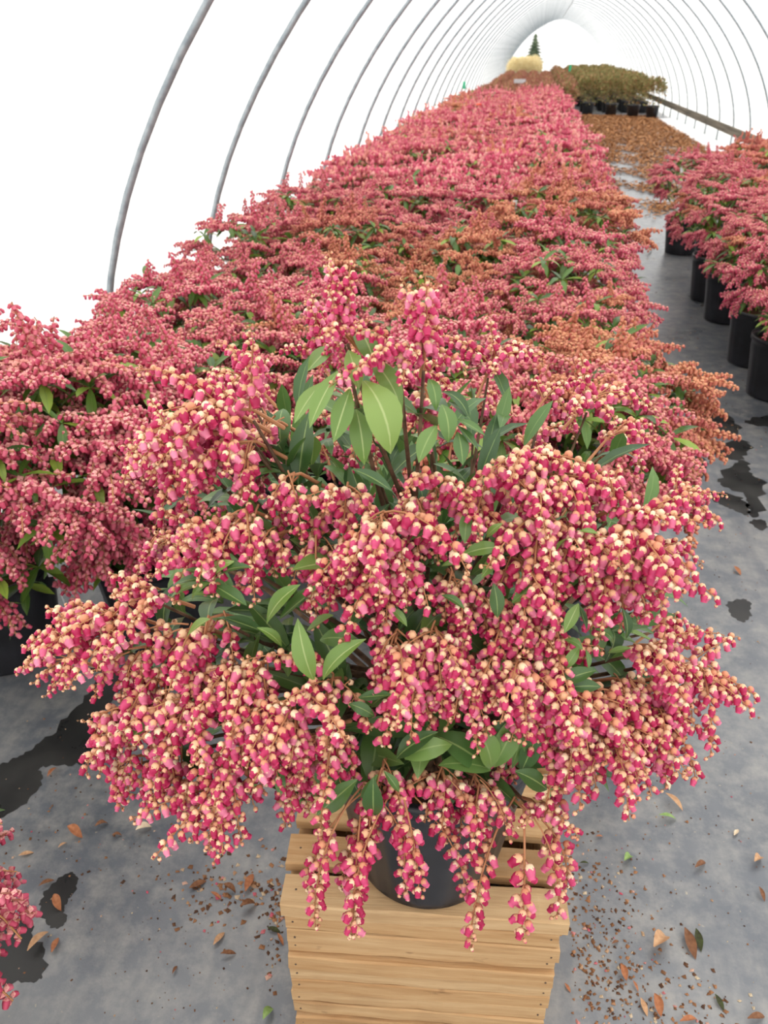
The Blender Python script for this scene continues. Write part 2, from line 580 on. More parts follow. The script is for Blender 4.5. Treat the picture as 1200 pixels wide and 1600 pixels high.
# ------------------------------------------------------------------ leaves
def leaf_mb(L=1.0, W=0.27, fold=0.25, bend=0.5, n=8, across=2, twist=0.0):
    """lance-shaped leaf along +X, unit length, midrib at y=0"""
    b = MB()
    V, UV, F = [], [], []
    x, z, a = 0.0, 0.0, bend * 0.35
    K = 2 * across + 1
    for i in range(n + 1):
        s = i / n
        w = W * 0.5 * (math.sin(PI * min(1, s ** 0.92)) ** 0.95) * (0.9 + 0.25 * s) if 0 < s < 1 else W * 0.04 * (1 - s)
        if s < 0.12:
            w = max(W * 0.05, w * 0.5)
        for j in range(K):
            q = (j - across) / across
            y = q * w
            zz = abs(q) ** 1.3 * w * fold
            tw = twist * s
            V.append((x - zz * math.sin(a) * -1 * 0, y * math.cos(tw) - zz * math.sin(tw), z + zz * math.cos(tw) + y * math.sin(tw)))
            UV.append((s, 0.5 + 0.5 * q * 0.98))
        a -= bend / n * 1.35
        x += math.cos(a) * L / n
        z += math.sin(a) * L / n
    for i in range(n):
        for j in range(K - 1):
            F.append((i * K + j, i * K + j + 1, (i + 1) * K + j + 1, (i + 1) * K + j))
    b.add(V, F, 0, UV)
    return b
LEAF_PROTO = [leaf_mb(1, 0.28, 0.35, 0.35), leaf_mb(1, 0.26, 0.5, 0.8), leaf_mb(1, 0.30, 0.25, 1.2, twist=0.4), leaf_mb(1, 0.25, 0.45, 0.1, twist=-0.5), leaf_mb(1, 0.29, 0.3, 0.6, twist=0.25)]
LEAF_ME = [l.mesh('leaf', [m_leaf]) for l in LEAF_PROTO]
LEAF_ME_YOUNG = [l.mesh('leaf', [m_leaf_young]) for l in LEAF_PROTO]
LEAF_LOW = [leaf_mb(1, 0.28, 0.3, 0.5, 4, 1), leaf_mb(1, 0.26, 0.3, 1.0, 4, 1), leaf_mb(1, 0.27, 0.4, 0.2, 4, 1, 0.4)]

def whorl_dirs(n, rs, lo=-25, hi=60):
    out = []
    a0 = rs.uniform(0, 6.28)
    for i in range(n):
        az = a0 + i * 2.399 + rs.uniform(-0.3, 0.3)
        el = math.radians(lo + (hi - lo) * (i + 0.5) / n + rs.uniform(-8, 8))
        out.append(np.array([math.cos(el) * math.cos(az), math.cos(el) * math.sin(az), math.sin(el)]))
    return out

# ------------------------------------------------------------------ pots
def pot_mesh(h, r0, r1, name='pot', flutes=20, k=80):
    b = MB()
    def wob(j, kk, z):
        if z > h * 0.84 or z < h * 0.05:
            return 1.0
        return 1.0 + 0.012 * math.cos(2 * PI * j * flutes / kk)
    pr = [(0.0, 0.0), (r0 * 0.9, 0.0), (r0, 0.006), (r0, h * 0.05)]
    for i in range(1, 5):
        s = i / 5
        pr.append((r0 + (r1 - r0) * 0.9 * s, h * (0.05 + 0.79 * s)))
    pr += [(r0 + (r1 - r0) * 0.92, h * 0.84), (r1 * 0.985, h * 0.86), (r1 * 0.985, h * 0.93), (r1 * 1.03, h * 0.935), (r1 * 1.03, h), (r1 * 0.97, h), (r1 * 0.95, h * 0.9), (r1 * 0.9, h * 0.6)]
    b.lathe(pr, k, 0, wob)
    return b.mesh(name, [m_pot])
def soil_mesh(r, z, seed):
    rs = np.random.RandomState(seed)
    b = MB()
    V, F = [(0, 0, z + 0.012)], []
    for i in range(1, 6):
        for j in range(20):
            w = 2 * PI * j / 20
            V.append((r * i / 5 * math.cos(w), r * i / 5 * math.sin(w), z + rs.uniform(-0.006, 0.006)))
    for j in range(20):
        F.append((0, 1 + j, 1 + (j + 1) % 20))
    for i in range(4):
        for j in range(20):
            F.append((1 + i * 20 + j, 1 + (i + 1) * 20 + j, 1 + (i + 1) * 20 + (j + 1) % 20, 1 + i * 20 + (j + 1) % 20))
    b.add(V, F)
    return b.mesh('soil', [m_soil])

# ------------------------------------------------------------------ wooden crate
CR_A = math.atan2(0.042, 0.436)
CR_O = np.array([-0.284, 0.706])         # front corner
CR_W, CR_D, CR_Z = 0.438, 0.362, 0.38
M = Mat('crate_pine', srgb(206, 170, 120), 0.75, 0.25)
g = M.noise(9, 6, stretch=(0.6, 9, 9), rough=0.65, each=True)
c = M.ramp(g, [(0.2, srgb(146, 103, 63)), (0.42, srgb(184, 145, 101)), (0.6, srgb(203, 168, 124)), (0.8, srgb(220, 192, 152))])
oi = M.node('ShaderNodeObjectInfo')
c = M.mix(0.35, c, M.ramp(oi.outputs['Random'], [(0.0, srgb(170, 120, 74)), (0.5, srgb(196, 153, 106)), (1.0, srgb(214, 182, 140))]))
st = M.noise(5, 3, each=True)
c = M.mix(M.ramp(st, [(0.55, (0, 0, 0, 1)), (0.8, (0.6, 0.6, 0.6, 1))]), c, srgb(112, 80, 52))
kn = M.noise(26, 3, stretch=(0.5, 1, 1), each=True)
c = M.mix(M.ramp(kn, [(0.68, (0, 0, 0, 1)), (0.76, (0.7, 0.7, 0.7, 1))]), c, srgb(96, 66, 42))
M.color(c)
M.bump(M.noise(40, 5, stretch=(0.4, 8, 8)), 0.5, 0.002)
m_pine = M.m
M = Mat('nail_head', srgb(70, 62, 56), 0.6, 0.4)
M.color(M.ramp(M.noise(200), [(0.4, srgb(92, 74, 60)), (0.7, srgb(124, 104, 86))]))
m_nail = M.m
crate = empty('wooden_crate', (CR_O[0], CR_O[1], 0), CR_A)
tag(crate, 'pale pine slatted crate standing on the ground cloth under the potted shrub', 'crate')
rs = np.random.RandomState(5)
def slat_mesh(l, d, h, rs, name='slat'):
    """rough-sawn lath, length along X, origin at its lower front end"""
    b = MB()
    n = 10
    V, F = [], []
    for i in range(n + 1):
        x = l * i / n
        c = 0.0022
        w0, w1, h0, h1 = rs.uniform(-0.0014, 0.0014, 4)
        ring = [(c, h0), (d - c, h0), (d + w1, c + h0), (d + w1, h - c + h1), (d - c, h + h1), (c, h + h1), (w0, h - c + h1), (w0, c + h0)]
        V += [(x + (rs.uniform(-0.001, 0.001) if i in (0, n) else 0), y, z) for y, z in ring]
    for i in range(n):
        for j in range(8):
            F.append((i * 8 + j, i * 8 + (j + 1) % 8, (i + 1) * 8 + (j + 1) % 8, (i + 1) * 8 + j))
    F += [tuple(range(8)), tuple(range(n * 8, n * 8 + 8))[::-1]]
    b.add(V, F)
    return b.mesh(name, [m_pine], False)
# top boards, laid across with gaps
for i in range(5):
    y = i * 0.0765
    o = link('slat', slat_mesh(CR_W + rs.uniform(-0.006, 0.003), 0.056, 0.030 if i == 0 else 0.020, rs), crate,
             xf((rs.uniform(-0.003, 0.004), y + rs.uniform(-0.002, 0.002), CR_Z - (0.030 if i == 0 else 0.020)), rs.uniform(-0.006, 0.006)))
    for x in (0.02, CR_W - 0.02):
        b = MB(); b.lathe([(0.0, 0.0006), (0.0018, 0.0004), (0.0018, -0.002)], 8)
        link('nail', b.mesh('nail', [m_nail]), o, xf((x, 0.028, 0.030 if i == 0 else 0.0203)))
# front and side laths, closely stacked, uneven
z = CR_Z - 0.033
hs = [0.034, 0.036, 0.033, 0.038, 0.034, 0.036, 0.035, 0.033, 0.034, 0.03]
for i, h in enumerate(hs):
    h = min(h, z - 0.001)
    if h < 0.01:
        break
    z -= h
    ins = rs.uniform(0.0, 0.012)
    l = CR_W - 0.012 - rs.uniform(0, 0.006)
    o = link('slat', slat_mesh(l, 0.018, h - 0.0022, rs), crate, xf((0.006 + rs.uniform(-0.003, 0.003), 0.004 + ins, z), rs.uniform(-0.004, 0.004)))
    for x in (0.012, l - 0.012):
        b = MB(); b.lathe([(0.0, 0.0006), (0.0016, 0.0004), (0.0016, -0.002)], 8)
        R = np.eye(4); R[:3, :3] = [[1, 0, 0], [0, 0, -1], [0, 1, 0]]; R[:3, 3] = (x, -0.0005, h * rs.uniform(0.35, 0.65))
        link('nail', b.mesh('nail', [m_nail]), o, R)
    link('slat', slat_mesh(l, 0.018, h - 0.0022, rs), crate, xf((0.006, CR_D - 0.026 - ins * 0.3, z)))
    for x in (0.012, CR_W - 0.030):
        link('slat', slat_mesh(CR_D - 0.07, 0.018, h - 0.0022, rs), crate, xf((x + 0.018, 0.032, z), PI / 2))
for x in (0.034, CR_W - 0.062):
    for y in (0.026, CR_D - 0.056):
        b = MB(); b.box((0, 0, 0), (0.028, 0.028, CR_Z - 0.034), 0)
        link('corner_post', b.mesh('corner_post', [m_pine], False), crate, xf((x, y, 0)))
    b = MB(); b.box((0, 0, 0), (0.022, CR_D - 0.04, 0.024), 0)
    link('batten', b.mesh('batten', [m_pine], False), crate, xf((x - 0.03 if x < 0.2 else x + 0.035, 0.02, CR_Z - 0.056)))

# ------------------------------------------------------------------ the potted shrub on the crate
POT = np.array([-0.075, 0.846, CR_Z + 0.001])
hero = empty('potted_shrub', POT)
tag(hero, 'large potted shrub covered in pink and cream bell flowers, standing on the wooden crate', 'shrub')
HERO_I = Matrix.Translation(-Vector(POT))
link('pot', pot_mesh(0.275, 0.112, 0.150), hero)
link('soil', soil_mesh(0.138, 0.235, 4), hero)
SIDE, FWD = C_R, np.array([-math.sin(YAW), math.cos(YAW), 0])
CEN = np.array([-0.115, 0.862, 0.80])
def ell_norm(v):
    s, f, z = v @ SIDE, v @ FWD, v[..., 2]
    return np.array([s / 0.47, f / (0.30 if f < 0 else 0.42), z / (0.50 if z > 0 else 0.30)])
def on_mound(px, py, s=0.85):
    """where the line of sight meets the mound of the plant, scaled by s; beside it, the nearest point"""
    d = ray(px, py)
    d = d / np.linalg.norm(d)
    best, bt = 9, None
    for t in np.arange(0.35, 1.7, 0.004):
        e = np.linalg.norm(ell_norm(EYE + d * t - CEN))
        if e <= s:
            return EYE + d * t
        if e < best:
            best, bt = e, t
    return EYE + d * bt

rs = np.random.RandomState(21)
bases = []
def add_cluster(P, kind, n, sc=1.0, yaw=None, spread=None, big=None):
    types, sp = KIND[kind]
    sp = spread or sp
    out = P - CEN
    if yaw is None:
        yaw = math.atan2(out[1] + 0.02 * 0, out[0])
    b = MB()
    inward = np.array([-math.cos(yaw) * 0.035, -math.sin(yaw) * 0.035, -0.03])
    tip = np.array([math.cos(yaw) * 0.02, math.sin(yaw) * 0.02, 0.006])
    b.tube([inward, inward * 0.4, (0, 0, 0), tip], [0.0024, 0.0022, 0.0018, 0.0010], 5)
    M0 = np.eye(4)
    M0[:3, 3] = P - POT
    cl = link('flower_cluster', b.mesh('flower_cluster', [m_stalk]), hero, M0)
    n = max(2, int(round(n * 0.85)))
    for i in range(n):
        t = types[rs.randint(len(types))]
        v = rs.randint(5) if big is None else int(np.clip(big + rs.randint(-1, 2), 0, 4))
        a = yaw + sp * (2 * (i + 0.5) / n - 1) * rs.uniform(0.85, 1.0) + rs.uniform(-0.15, 0.15)
        u = rs.uniform(-0.2, 1)
        M1 = xf(tip * u + np.array([0, 0, rs.uniform(-0.006, 0.008)]), a, sc * rs.uniform(0.88, 1.1))
        link('raceme', RAC[t][v], cl, M1)
    bases.append(P)
    return P

# (pixel of the cluster's base, depth on the mound, manner, racemes, size)
CL = [
    (543, 518, -0.90, 'up', 9, 0.66), (538, 520, -0.92, 'hang', 5, 0.42), (625, 555, -0.92, 'spread', 7, 0.7), (662, 560, -0.92, 'up', 6, 0.72), (664, 600, 0.9, 'hang', 4, 0.75),
    (395, 640, 0.98, 'up', 2, 0.9), (370, 645, 0.95, 'spread', 9, 1.0), (330, 690, 0.95, 'droop', 9, 0.95), (400, 690, 0.92, 'droop', 9, 0.95), (290, 690, 0.99, 'side', 6, 0.8), (440, 660, 0.8, 'droop', 6, 0.9),
    (575, 675, 0.75, 'side', 4, 0.75), (470, 740, 0.9, 'hang', 5, 0.9), (545, 760, 0.85, 'side', 6, 0.9), (600, 800, 0.98, 'droop', 9, 1.0), (560, 850, 0.95, 'droop', 8, 0.9), (620, 860, 0.95, 'droop', 8, 0.9),
    (680, 760, 0.85, 'side', 7, 0.85), (730, 790, 0.8, 'side', 5, 0.8), (650, 780, 0.85, 'droop', 6, 0.8),
    (400, 800, 0.92, 'droop', 8, 0.9), (340, 830, 0.95, 'side', 7, 0.8), (450, 830, 0.85, 'droop', 6, 0.85), (510, 830, 0.85, 'hang', 5, 0.85),
    (800, 720, 0.9, 'spread', 8, 0.95), (850, 740, 0.92, 'droop', 9, 0.9), (760, 740, 0.85, 'side', 6, 0.9),
    (830, 810, 0.95, 'droop', 9, 1.0), (890, 840, 0.96, 'droop', 9, 0.95), (960, 830, 0.98, 'spread', 8, 0.95), (985, 870, 0.98, 'side', 8, 0.8), (930, 880, 0.95, 'droop', 8, 0.9), (950, 800, 0.98, 'up', 3, 0.85), (800, 870, 0.9, 'droop', 7, 0.9),
    (700, 890, 0.85, 'droop', 6, 0.85), (740, 930, 0.85, 'droop', 6, 0.85), (790, 960, 0.88, 'droop', 8, 0.9), (850, 990, 0.9, 'droop', 7, 0.9),
    (200, 960, 0.96, 'side', 8, 0.95), (150, 990, 1.0, 'side', 8, 0.85), (250, 930, 0.92, 'side', 7, 0.9), (115, 1030, 1.02, 'side', 5, 0.7), (230, 1010, 0.95, 'droop', 8, 0.9),
    (310, 980, 0.9, 'droop', 8, 1.0), (350, 960, 0.88, 'hang', 6, 0.95), (260, 1060, 0.96, 'droop', 9, 1.0), (320, 1080, 0.96, 'droop', 9, 1.0), (210, 1110, 1.0, 'droop', 8, 0.95), (280, 1150, 0.99, 'hang', 8, 1.0), (220, 1180, 1.02, 'hang', 6, 0.8),
    (370, 1040, 0.92, 'droop', 8, 1.0), (420, 1030, 0.95, 'droop', 8, 0.95), (470, 1090, 0.98, 'side', 9, 1.0), (430, 1110, 1.0, 'droop', 9, 1.0), (520, 1060, 0.95, 'side', 7, 0.9), (380, 1170, 1.02, 'droop', 8, 1.0), (530, 1130, 0.97, 'droop', 7, 0.85), (350, 1230, 1.03, 'droop', 6, 0.9), (480, 1150, 0.95, 'hang', 6, 0.9),
    (620, 990, 0.92, 'droop', 8, 0.95), (680, 980, 0.93, 'droop', 9, 0.95), (650, 1030, 0.95, 'hang', 8, 0.95), (710, 1030, 0.92, 'droop', 7, 0.9), (760, 1020, 0.92, 'droop', 7, 0.9),
    (800, 1030, 0.96, 'side', 8, 1.0), (830, 1060, 0.98, 'droop', 9, 1.0), (880, 1090, 0.98, 'side', 9, 1.0), (930, 1130, 1.0, 'side', 9, 1.0), (870, 1130, 0.97, 'hang', 7, 1.0), (970, 1160, 1.02, 'side', 5, 0.9),
    (990, 1010, 0.96, 'side', 8, 0.9), (1020, 1060, 0.98, 'droop', 9, 0.95), (960, 1060, 0.95, 'droop', 8, 0.9), (1065, 1040, 1.0, 'side', 7, 0.85), (1060, 1010, 1.0, 'top', 4, 0.7), (1010, 1110, 1.0, 'droop', 6, 0.8),
    (570, 1225, 0.97, 'string', 6, 0.95), (625, 1222, 0.98, 'string', 6, 0.95), (600, 1190, 0.95, 'hang', 6, 0.9), (690, 1200, 0.92, 'droop', 8, 0.9), (740, 1210, 0.92, 'droop', 6, 0.85), (805, 1250, 0.99, 'string', 5, 1.05), (830, 1250, 0.98, 'side', 4, 0.8), (465, 1200, 0.9, 'hang', 4, 0.85), (760, 1150, 0.8, 'hang', 4, 0.8),
]
for px, py, s, kind, n, sc in CL:
    add_cluster(on_mound(px, py, s) if s > 0 else EYE + (on_mound(px, py, 0.95) - EYE) * -s, kind, n, sc)
# the side turned away from the photograph, filled the same way
for i in range(30):
    az = math.radians(12 + 156 * ((i * 0.618) % 1)) + YAW
    el = math.radians(-8 + 66 * (i + 0.5) / 30)
    d = np.array([math.cos(az) * math.cos(el), math.sin(az) * math.cos(el), math.sin(el)])
    e = np.linalg.norm(ell_norm(d))
    add_cluster(CEN + d / e * rs.uniform(0.78, 0.88), 'top' if el > 0.8 else ('side' if el > 0.3 else 'droop'), 7, 0.9)
# branches from the pot to every cluster
for i, P in enumerate(bases):
    a = rs.uniform(0, 6.28)
    p0 = np.array([0.05 * math.cos(a), 0.05 * math.sin(a), 0.235])
    p3 = P - POT - np.array([0, 0, 0.012])
    o2 = P - CEN
    p1 = p0 + np.array([o2[0] * 0.12, o2[1] * 0.12, 0.12 + 0.25 * max(0, p3[2] - 0.3)])
    p2 = p0 * 0.3 + p3 * 0.7 + np.array([0, 0, -0.01 if o2[2] > 0.1 else 0.05])
    pts = []
    for k in range(9):
        t = k / 8
        pts.append((1 - t) ** 3 * p0 + 3 * t * (1 - t) ** 2 * p1 + 3 * t * t * (1 - t) * p2 + t ** 3 * p3)
    b = MB()
    b.tube(pts, [0.0055 - 0.0038 * k / 8 for k in range(9)], 5)
    link('branch', b.mesh('branch', [m_bark]), hero)

LEAVES = [0]
def leaf_between(B, T, w, young=False, proto=None, lift=0.5):
    d = T - B
    L = np.linalg.norm(d)
    out = B - CEN
    out = out / (np.linalg.norm(out) + 1e-6)
    nrm = np.array([0, 0, 1.0]) * 0.8 + out * lift + rs.uniform(-0.15, 0.15, 3)
    R3 = frame(d, nrm)
    k = rs.randint(5) if proto is None else proto
    Mx = np.eye(4)
    Mx[:3, :3] = R3 @ np.diag([L, L * w, L])
    Mx[:3, 3] = B - POT
    link('leaf', (LEAF_ME_YOUNG if young else LEAF_ME)[k], hero, Mx)
    LEAVES[0] += 1
# leaves one can follow from stalk to tip: pixels of both ends, depth, width, young
LF = [
    (568, 595, 638, 697, .88, 1.5, 1), (561, 607, 545, 537, .86, 1.5, 1), (528, 580, 479, 662, .9, 1.0, 1), (547, 608, 520, 690, .88, 1.45, 1), (503, 598, 456, 655, .86, 1.2, 1), (520, 538, 480, 577, .82, 1.4, 1), (577, 563, 643, 625, .84, 1.0, 1), (557, 515, 590, 547, .84, 1.3, 1), (556, 640, 575, 720, .82, 1.2, 1),
    (670, 592, 690, 630, .86, 1.2, 0), (690, 612, 748, 635, .86, 1.0, 0), (690, 632, 712, 685, .88, 1.5, 0), (700, 628, 742, 650, .84, 1.0, 0), (712, 655, 760, 675, .86, 1.1, 0), (715, 665, 748, 702, .86, 1.1, 0), (715, 675, 727, 722, .86, 1.5, 0), (682, 665, 650, 715, .88, 1.6, 0),
    (550, 733, 615, 760, .9, 1.1, 0), (723, 867, 785, 846, .92, 1.3, 1), (778, 867, 752, 902, .9, 1.4, 1), (730, 797, 726, 848, .9, 1.4, 0), (640, 845, 670, 825, .95, 1.2, 0), (690, 885, 715, 875, .92, 1.3, 0), (480, 760, 455, 800, .85, 1.3, 0),
    (417, 975, 450, 905, .97, 1.3, 1), (437, 967, 500, 912, .97, 1.3, 0), (490, 1062, 458, 976, .99, 1.25, 1), (505, 1062, 550, 990, .99, 1.15, 1), (440, 1010, 412, 975, .96, 1.3, 1), (292, 996, 320, 962, .96, 1.2, 1), (350, 965, 410, 985, .9, 1.2, 0), (480, 985, 520, 960, .9, 1.5, 0), (500, 1000, 560, 990, .85, 1.5, 0),
    (330, 905, 290, 880, .95, 1.0, 0), (330, 905, 262, 905, .95, 1.0, 0), (330, 910, 280, 935, .95, 1.1, 0), (335, 915, 385, 945, .97, 1.4, 0), (330, 905, 345, 865, .95, 1.2, 1), (335, 905, 380, 870, .95, 1.2, 0), (325, 910, 255, 925, .93, 1.0, 0), (340, 930, 300, 925, .95, 1.1, 0),
    (620, 1185, 670, 1138, .97, 1.35, 0), (632, 1185, 700, 1150, .98, 1.4, 0), (767, 1203, 693, 1180, .97, 1.2, 0), (760, 1200, 697, 1143, .95, 1.4, 0), (767, 1200, 760, 1140, .97, 1.6, 0), (772, 1198, 815, 1115, .96, 1.2, 0), (805, 1205, 866, 1232, .99, 1.6, 0), (800, 1200, 818, 1140, .95, 0.9, 0), (815, 1205, 842, 1145, .96, 1.2, 0),
    (558, 1218, 492, 1275, 1.0, 1.35, 0), (583, 1215, 583, 1292, 1.0, 1.3, 0), (600, 1205, 630, 1240, .96, 1.2, 0), (590, 1210, 560, 1275, .98, 1.1, 0), (440, 1198, 436, 1245, 1.0, 1.5, 0), (500, 1195, 500, 1235, .95, 1.6, 0), (545, 1100, 590, 1115, .97, 1.3, 0), (560, 1090, 612, 1085, .96, 1.3, 0), (580, 1105, 610, 1075, .95, 1.3, 0),
    (870, 1070, 932, 1040, .99, 1.4, 0), (885, 1075, 945, 1068, 1.0, 1.4, 0), (904, 943, 882, 988, .98, 1.3, 1), (905, 945, 918, 985, .97, 1.2, 0), (972, 950, 990, 1003, .98, 1.2, 0), (930, 983, 976, 1000, .97, 1.1, 0), (882, 1000, 918, 1006, .98, 1.4, 0), (905, 1010, 880, 1050, .97, 1.2, 0), (915, 1015, 925, 1045, .97, 1.2, 0), (950, 1020, 985, 1010, .96, 1.1, 0),
    (800, 942, 836, 913, .92, 1.5, 0), (771, 912, 783, 968, .92, 1.5, 0), (767, 1160, 818, 1112, .94, 1.4, 0), (690, 930, 730, 945, .9, 1.2, 0), (610, 950, 640, 975, .92, 1.3, 0), (760, 840, 780, 815, .9, 1.3, 1), (905, 830, 935, 828, .98, 1.4, 1), (200, 1160, 225, 1130, 1.02, 1.1, 1), (870, 860, 890, 830, .96, 1.2, 1),
]
for bx, by, tx, ty, s, w, yg in LF:
    kf = 0.9 if by < 735 else 1.0      # the top shoots lean out towards the path
    leaf_between(EYE + (on_mound(bx, by, s + 0.08) - EYE) * kf, EYE + (on_mound(tx, ty, s + 0.12) - EYE) * kf, w, bool(yg))
# whorls below the flowers, all around the plant
for i, P in enumerate(bases):
    if LEAVES[0] > 292:
        break
    out = P - CEN
    Bp = CEN + out * 0.80 + rs.uniform(-0.02, 0.02, 3)
    for d in whorl_dirs(2 if i < len(CL) else 3, rs, -10, 45):
        d = d + out / np.linalg.norm(out) * 0.9 + np.array([0, 0, 0.1])
        d /= np.linalg.norm(d)
        leaf_between(Bp, Bp + d * rs.uniform(0.055, 0.085), rs.uniform(0.95, 1.35), rs.rand() < 0.1)
# the inner foliage, too many to tell apart
b = MB()
for i in range(420):
    d = rs.normal(size=3)
    d /= np.linalg.norm(d)
    if d[2] < -0.55:
        d[2] *= -1
    P = CEN + d / np.linalg.norm(ell_norm(d)) * rs.uniform(0.35, 0.74)
    dd = d * 0.8 + rs.uniform(-0.8, 0.8, 3) + np.array([0, 0, 0.2])
    L = rs.uniform(0.06, 0.085)
    Mx = np.eye(4)
    Mx[:3, :3] = frame(dd, d * 0.5 + np.array([0, 0, 1.0])) * L
    Mx[:3, 3] = P - POT
    b.merge(LEAF_LOW[rs.randint(3)], Mx)
m_leaf_in = leaf_mat('inner_leaf', srgb(50, 80, 42), srgb(72, 106, 54), srgb(98, 132, 66), srgb(120, 148, 84))
tag(link('inner_foliage', b.mesh('inner_foliage', [m_leaf_in]), hero), kind='stuff')

# ------------------------------------------------------------------ bed plants
rs = np.random.RandomState(33)
BC = {}          # flower clusters of the bed plants: kind -> builders
for kind, types, sp in (('top', 'USS', 3.1), ('spread', 'SSH', 1.9), ('side', 'SHH', 1.3), ('droop', 'HDD', 1.2)):
    BC[kind] = []
    for v in range(4):
        b = MB()
        n = rs.randint(8, 11)
        for i in range(n):
            e0, e1 = TYPES[types[rs.randint(3)]]
            L = rs.uniform(0.07, 0.115)
            raceme(b, e0 + rs.uniform(-10, 10), e1 + rs.uniform(-10, 10), L, int(L * 190), rs, True, (0, 0, 0), sp * (2 * (i + 0.5) / n - 1), 1.36)
        BC[kind].append(b)
BC_ME = {k: [b.mesh('flower_cluster', [BED_TONES[0][0], BED_TONES[0][1], m_stalk]) for b in v] for k, v in BC.items()}
# cheaper clusters for plants further off
FB = MB().lathe([(0.0005, 0.003), (0.0052, -0.002), (0.003, -0.010)], 4, 0)
FAR_C = {}
for kind, types, sp in (('top', 'USS', 3.1), ('spread', 'SSH', 1.9), ('side', 'SHH', 1.3), ('droop', 'HDD', 1.2)):
    FAR_C[kind] = []
    for v in range(3):
        b = MB()
        n = 9
        for i in range(n):
            e0, e1 = TYPES[types[rs.randint(3)]]
            L = rs.uniform(0.075, 0.125)
            p = np.zeros(3)
            yaw = sp * (2 * (i + 0.5) / n - 1)
            m = 9
            for k in range(m):
                e = math.radians(e0 + (e1 - e0) * (k / m) ** 0.7)
                p = p + np.array([math.cos(e) * math.cos(yaw), math.cos(e) * math.sin(yaw), math.sin(e)]) * L / m
                if k == 0:
                    continue
                w = k * 2.4 + rs.uniform(-0.5, 0.5)
                Mx = xf(p + np.array([math.cos(w) * 0.005, math.sin(w) * 0.005, rs.uniform(-0.003, 0.003)]), rs.uniform(0, 6), (2.0 - 0.8 * k / m) * rs.uniform(0.9, 1.2))
                b.merge(FB, Mx, {0: (1 if rs.rand() < 0.35 else 0)})
        FAR_C[kind].append(b)
BW = []
for v in range(5):
    b = MB()
    for d in whorl_dirs(9, rs, -45, 45):
        L = rs.uniform(0.06, 0.085)
        Mx = np.eye(4)
        Mx[:3, :3] = frame(d, np.array([0, 0, 1.0]) + rs.uniform(-0.2, 0.2, 3)) * L
        b.merge(LEAF_LOW[rs.randint(3)], Mx)
    BW.append(b)
BW_ME = [b.mesh('leaf_whorl', [m_leaf_bed]) for b in BW]

def layout(seed, nc=30, nw=36, rd=0.22):
    """where flower clusters and leaf whorls sit on a bed plant's mound, origin at the pot's foot"""
    rs = np.random.RandomState(seed)
    cen = np.array([0, 0, 0.56])
    rx, ru, rd = rs.uniform(0.27, 0.31), rs.uniform(0.22, 0.29), rd
    C, W = [], []
    a0 = rs.uniform(0, 6.28)
    for i in range(nc):
        el = math.asin(0.97 - 1.3 * (i + 0.5) / nc)
        az = a0 + i * 2.39996 + rs.uniform(-0.25, 0.25)
        s = rs.uniform(0.80, 1.06)
        p = cen + s * np.array([rx * math.cos(el) * math.cos(az), rx * math.cos(el) * math.sin(az), (ru if el > 0 else rd) * math.sin(el)])
        kind = 'top' if el > 0.9 else 'spread' if el > 0.45 else 'side' if el > 0.05 else 'droop'
        C.append((p, az, kind, rs.uniform(1.0, 1.34)))
    for i in range(nw):
        el = math.asin(0.95 - 1.6 * (i + 0.5) / nw)
        az = a0 + 1.1 + i * 2.39996 + rs.uniform(-0.3, 0.3)
        s = rs.uniform(0.76, 1.03)
        p = cen + s * np.array([rx * math.cos(el) * math.cos(az), rx * math.cos(el) * math.sin(az), (ru if el > 0 else rd) * math.sin(el)])
        W.append((p, rs.uniform(0, 6.28), rs.uniform(0.95, 1.3)))
    return C, W

BED_POT = pot_mesh(0.30, 0.135, 0.165, 'pot', 18, 54)
BED_SOIL = soil_mesh(0.152, 0.262, 9)
def stem_builder(seed):
    rs = np.random.RandomState(seed)
    b = MB()
    for i in range(9):
        a = i * 2.4
        r = rs.uniform(0.10, 0.2)
        b.tube([(0.02 * math.cos(a), 0.02 * math.sin(a), 0.26), (0.06 * math.cos(a), 0.06 * math.sin(a), 0.38), (r * math.cos(a), r * math.sin(a), 0.55 + 0.08 * rs.rand())], [0.007, 0.005, 0.003], 5)
    return b
STEM_ME = [stem_builder(i).mesh('stem', [m_bark]) for i in range(3)]

def set_tone(o, tone):
    for i in (0, 1):
        o.material_slots[i].link = 'OBJECT'
        o.material_slots[i].material = BED_TONES[tone][i]

def near_plant(x, y, seed, tone, sc, label, group, dz=0.0, nc=33, off=(0, 0), nw=36, rd=0.22):
    e = empty('flowering_shrub', (x, y, dz), (seed * 1.37) % 6.28, 1.0)
    tag(e, label, 'shrub', group)
    link('pot', BED_POT, e)
    link('soil', BED_SOIL, e)
    link('stem', STEM_ME[seed % 3], e)
    C, W = layout(seed, nc, nw, rd)
    ca, sa = math.cos(-(seed * 1.37) % 6.28), math.sin(-(seed * 1.37) % 6.28)
    sh = np.array([ca * off[0] - sa * off[1], sa * off[0] + ca * off[1], 0])
    rs = np.random.RandomState(seed)
    up = np.array([0, 0, 0.3])
    for p, az, kind, s in C:
        o = link('flower_cluster', BC_ME[kind][rs.randint(4)], e, xf(up + sh * max(0.6, min(1, (p[2] - 0.2) * 3)) + (p - up) * sc, az, s * min(sc, 1.1)))
        set_tone(o, tone if rs.rand() < 0.85 else min(3, tone + 1))
    for p, az, s in W:
        link('leaf_whorl', BW_ME[rs.randint(5)], e, xf(up + sh * max(0.6, min(1, (p[2] - 0.2) * 3)) + (p - up) * sc, az, s))
    return e

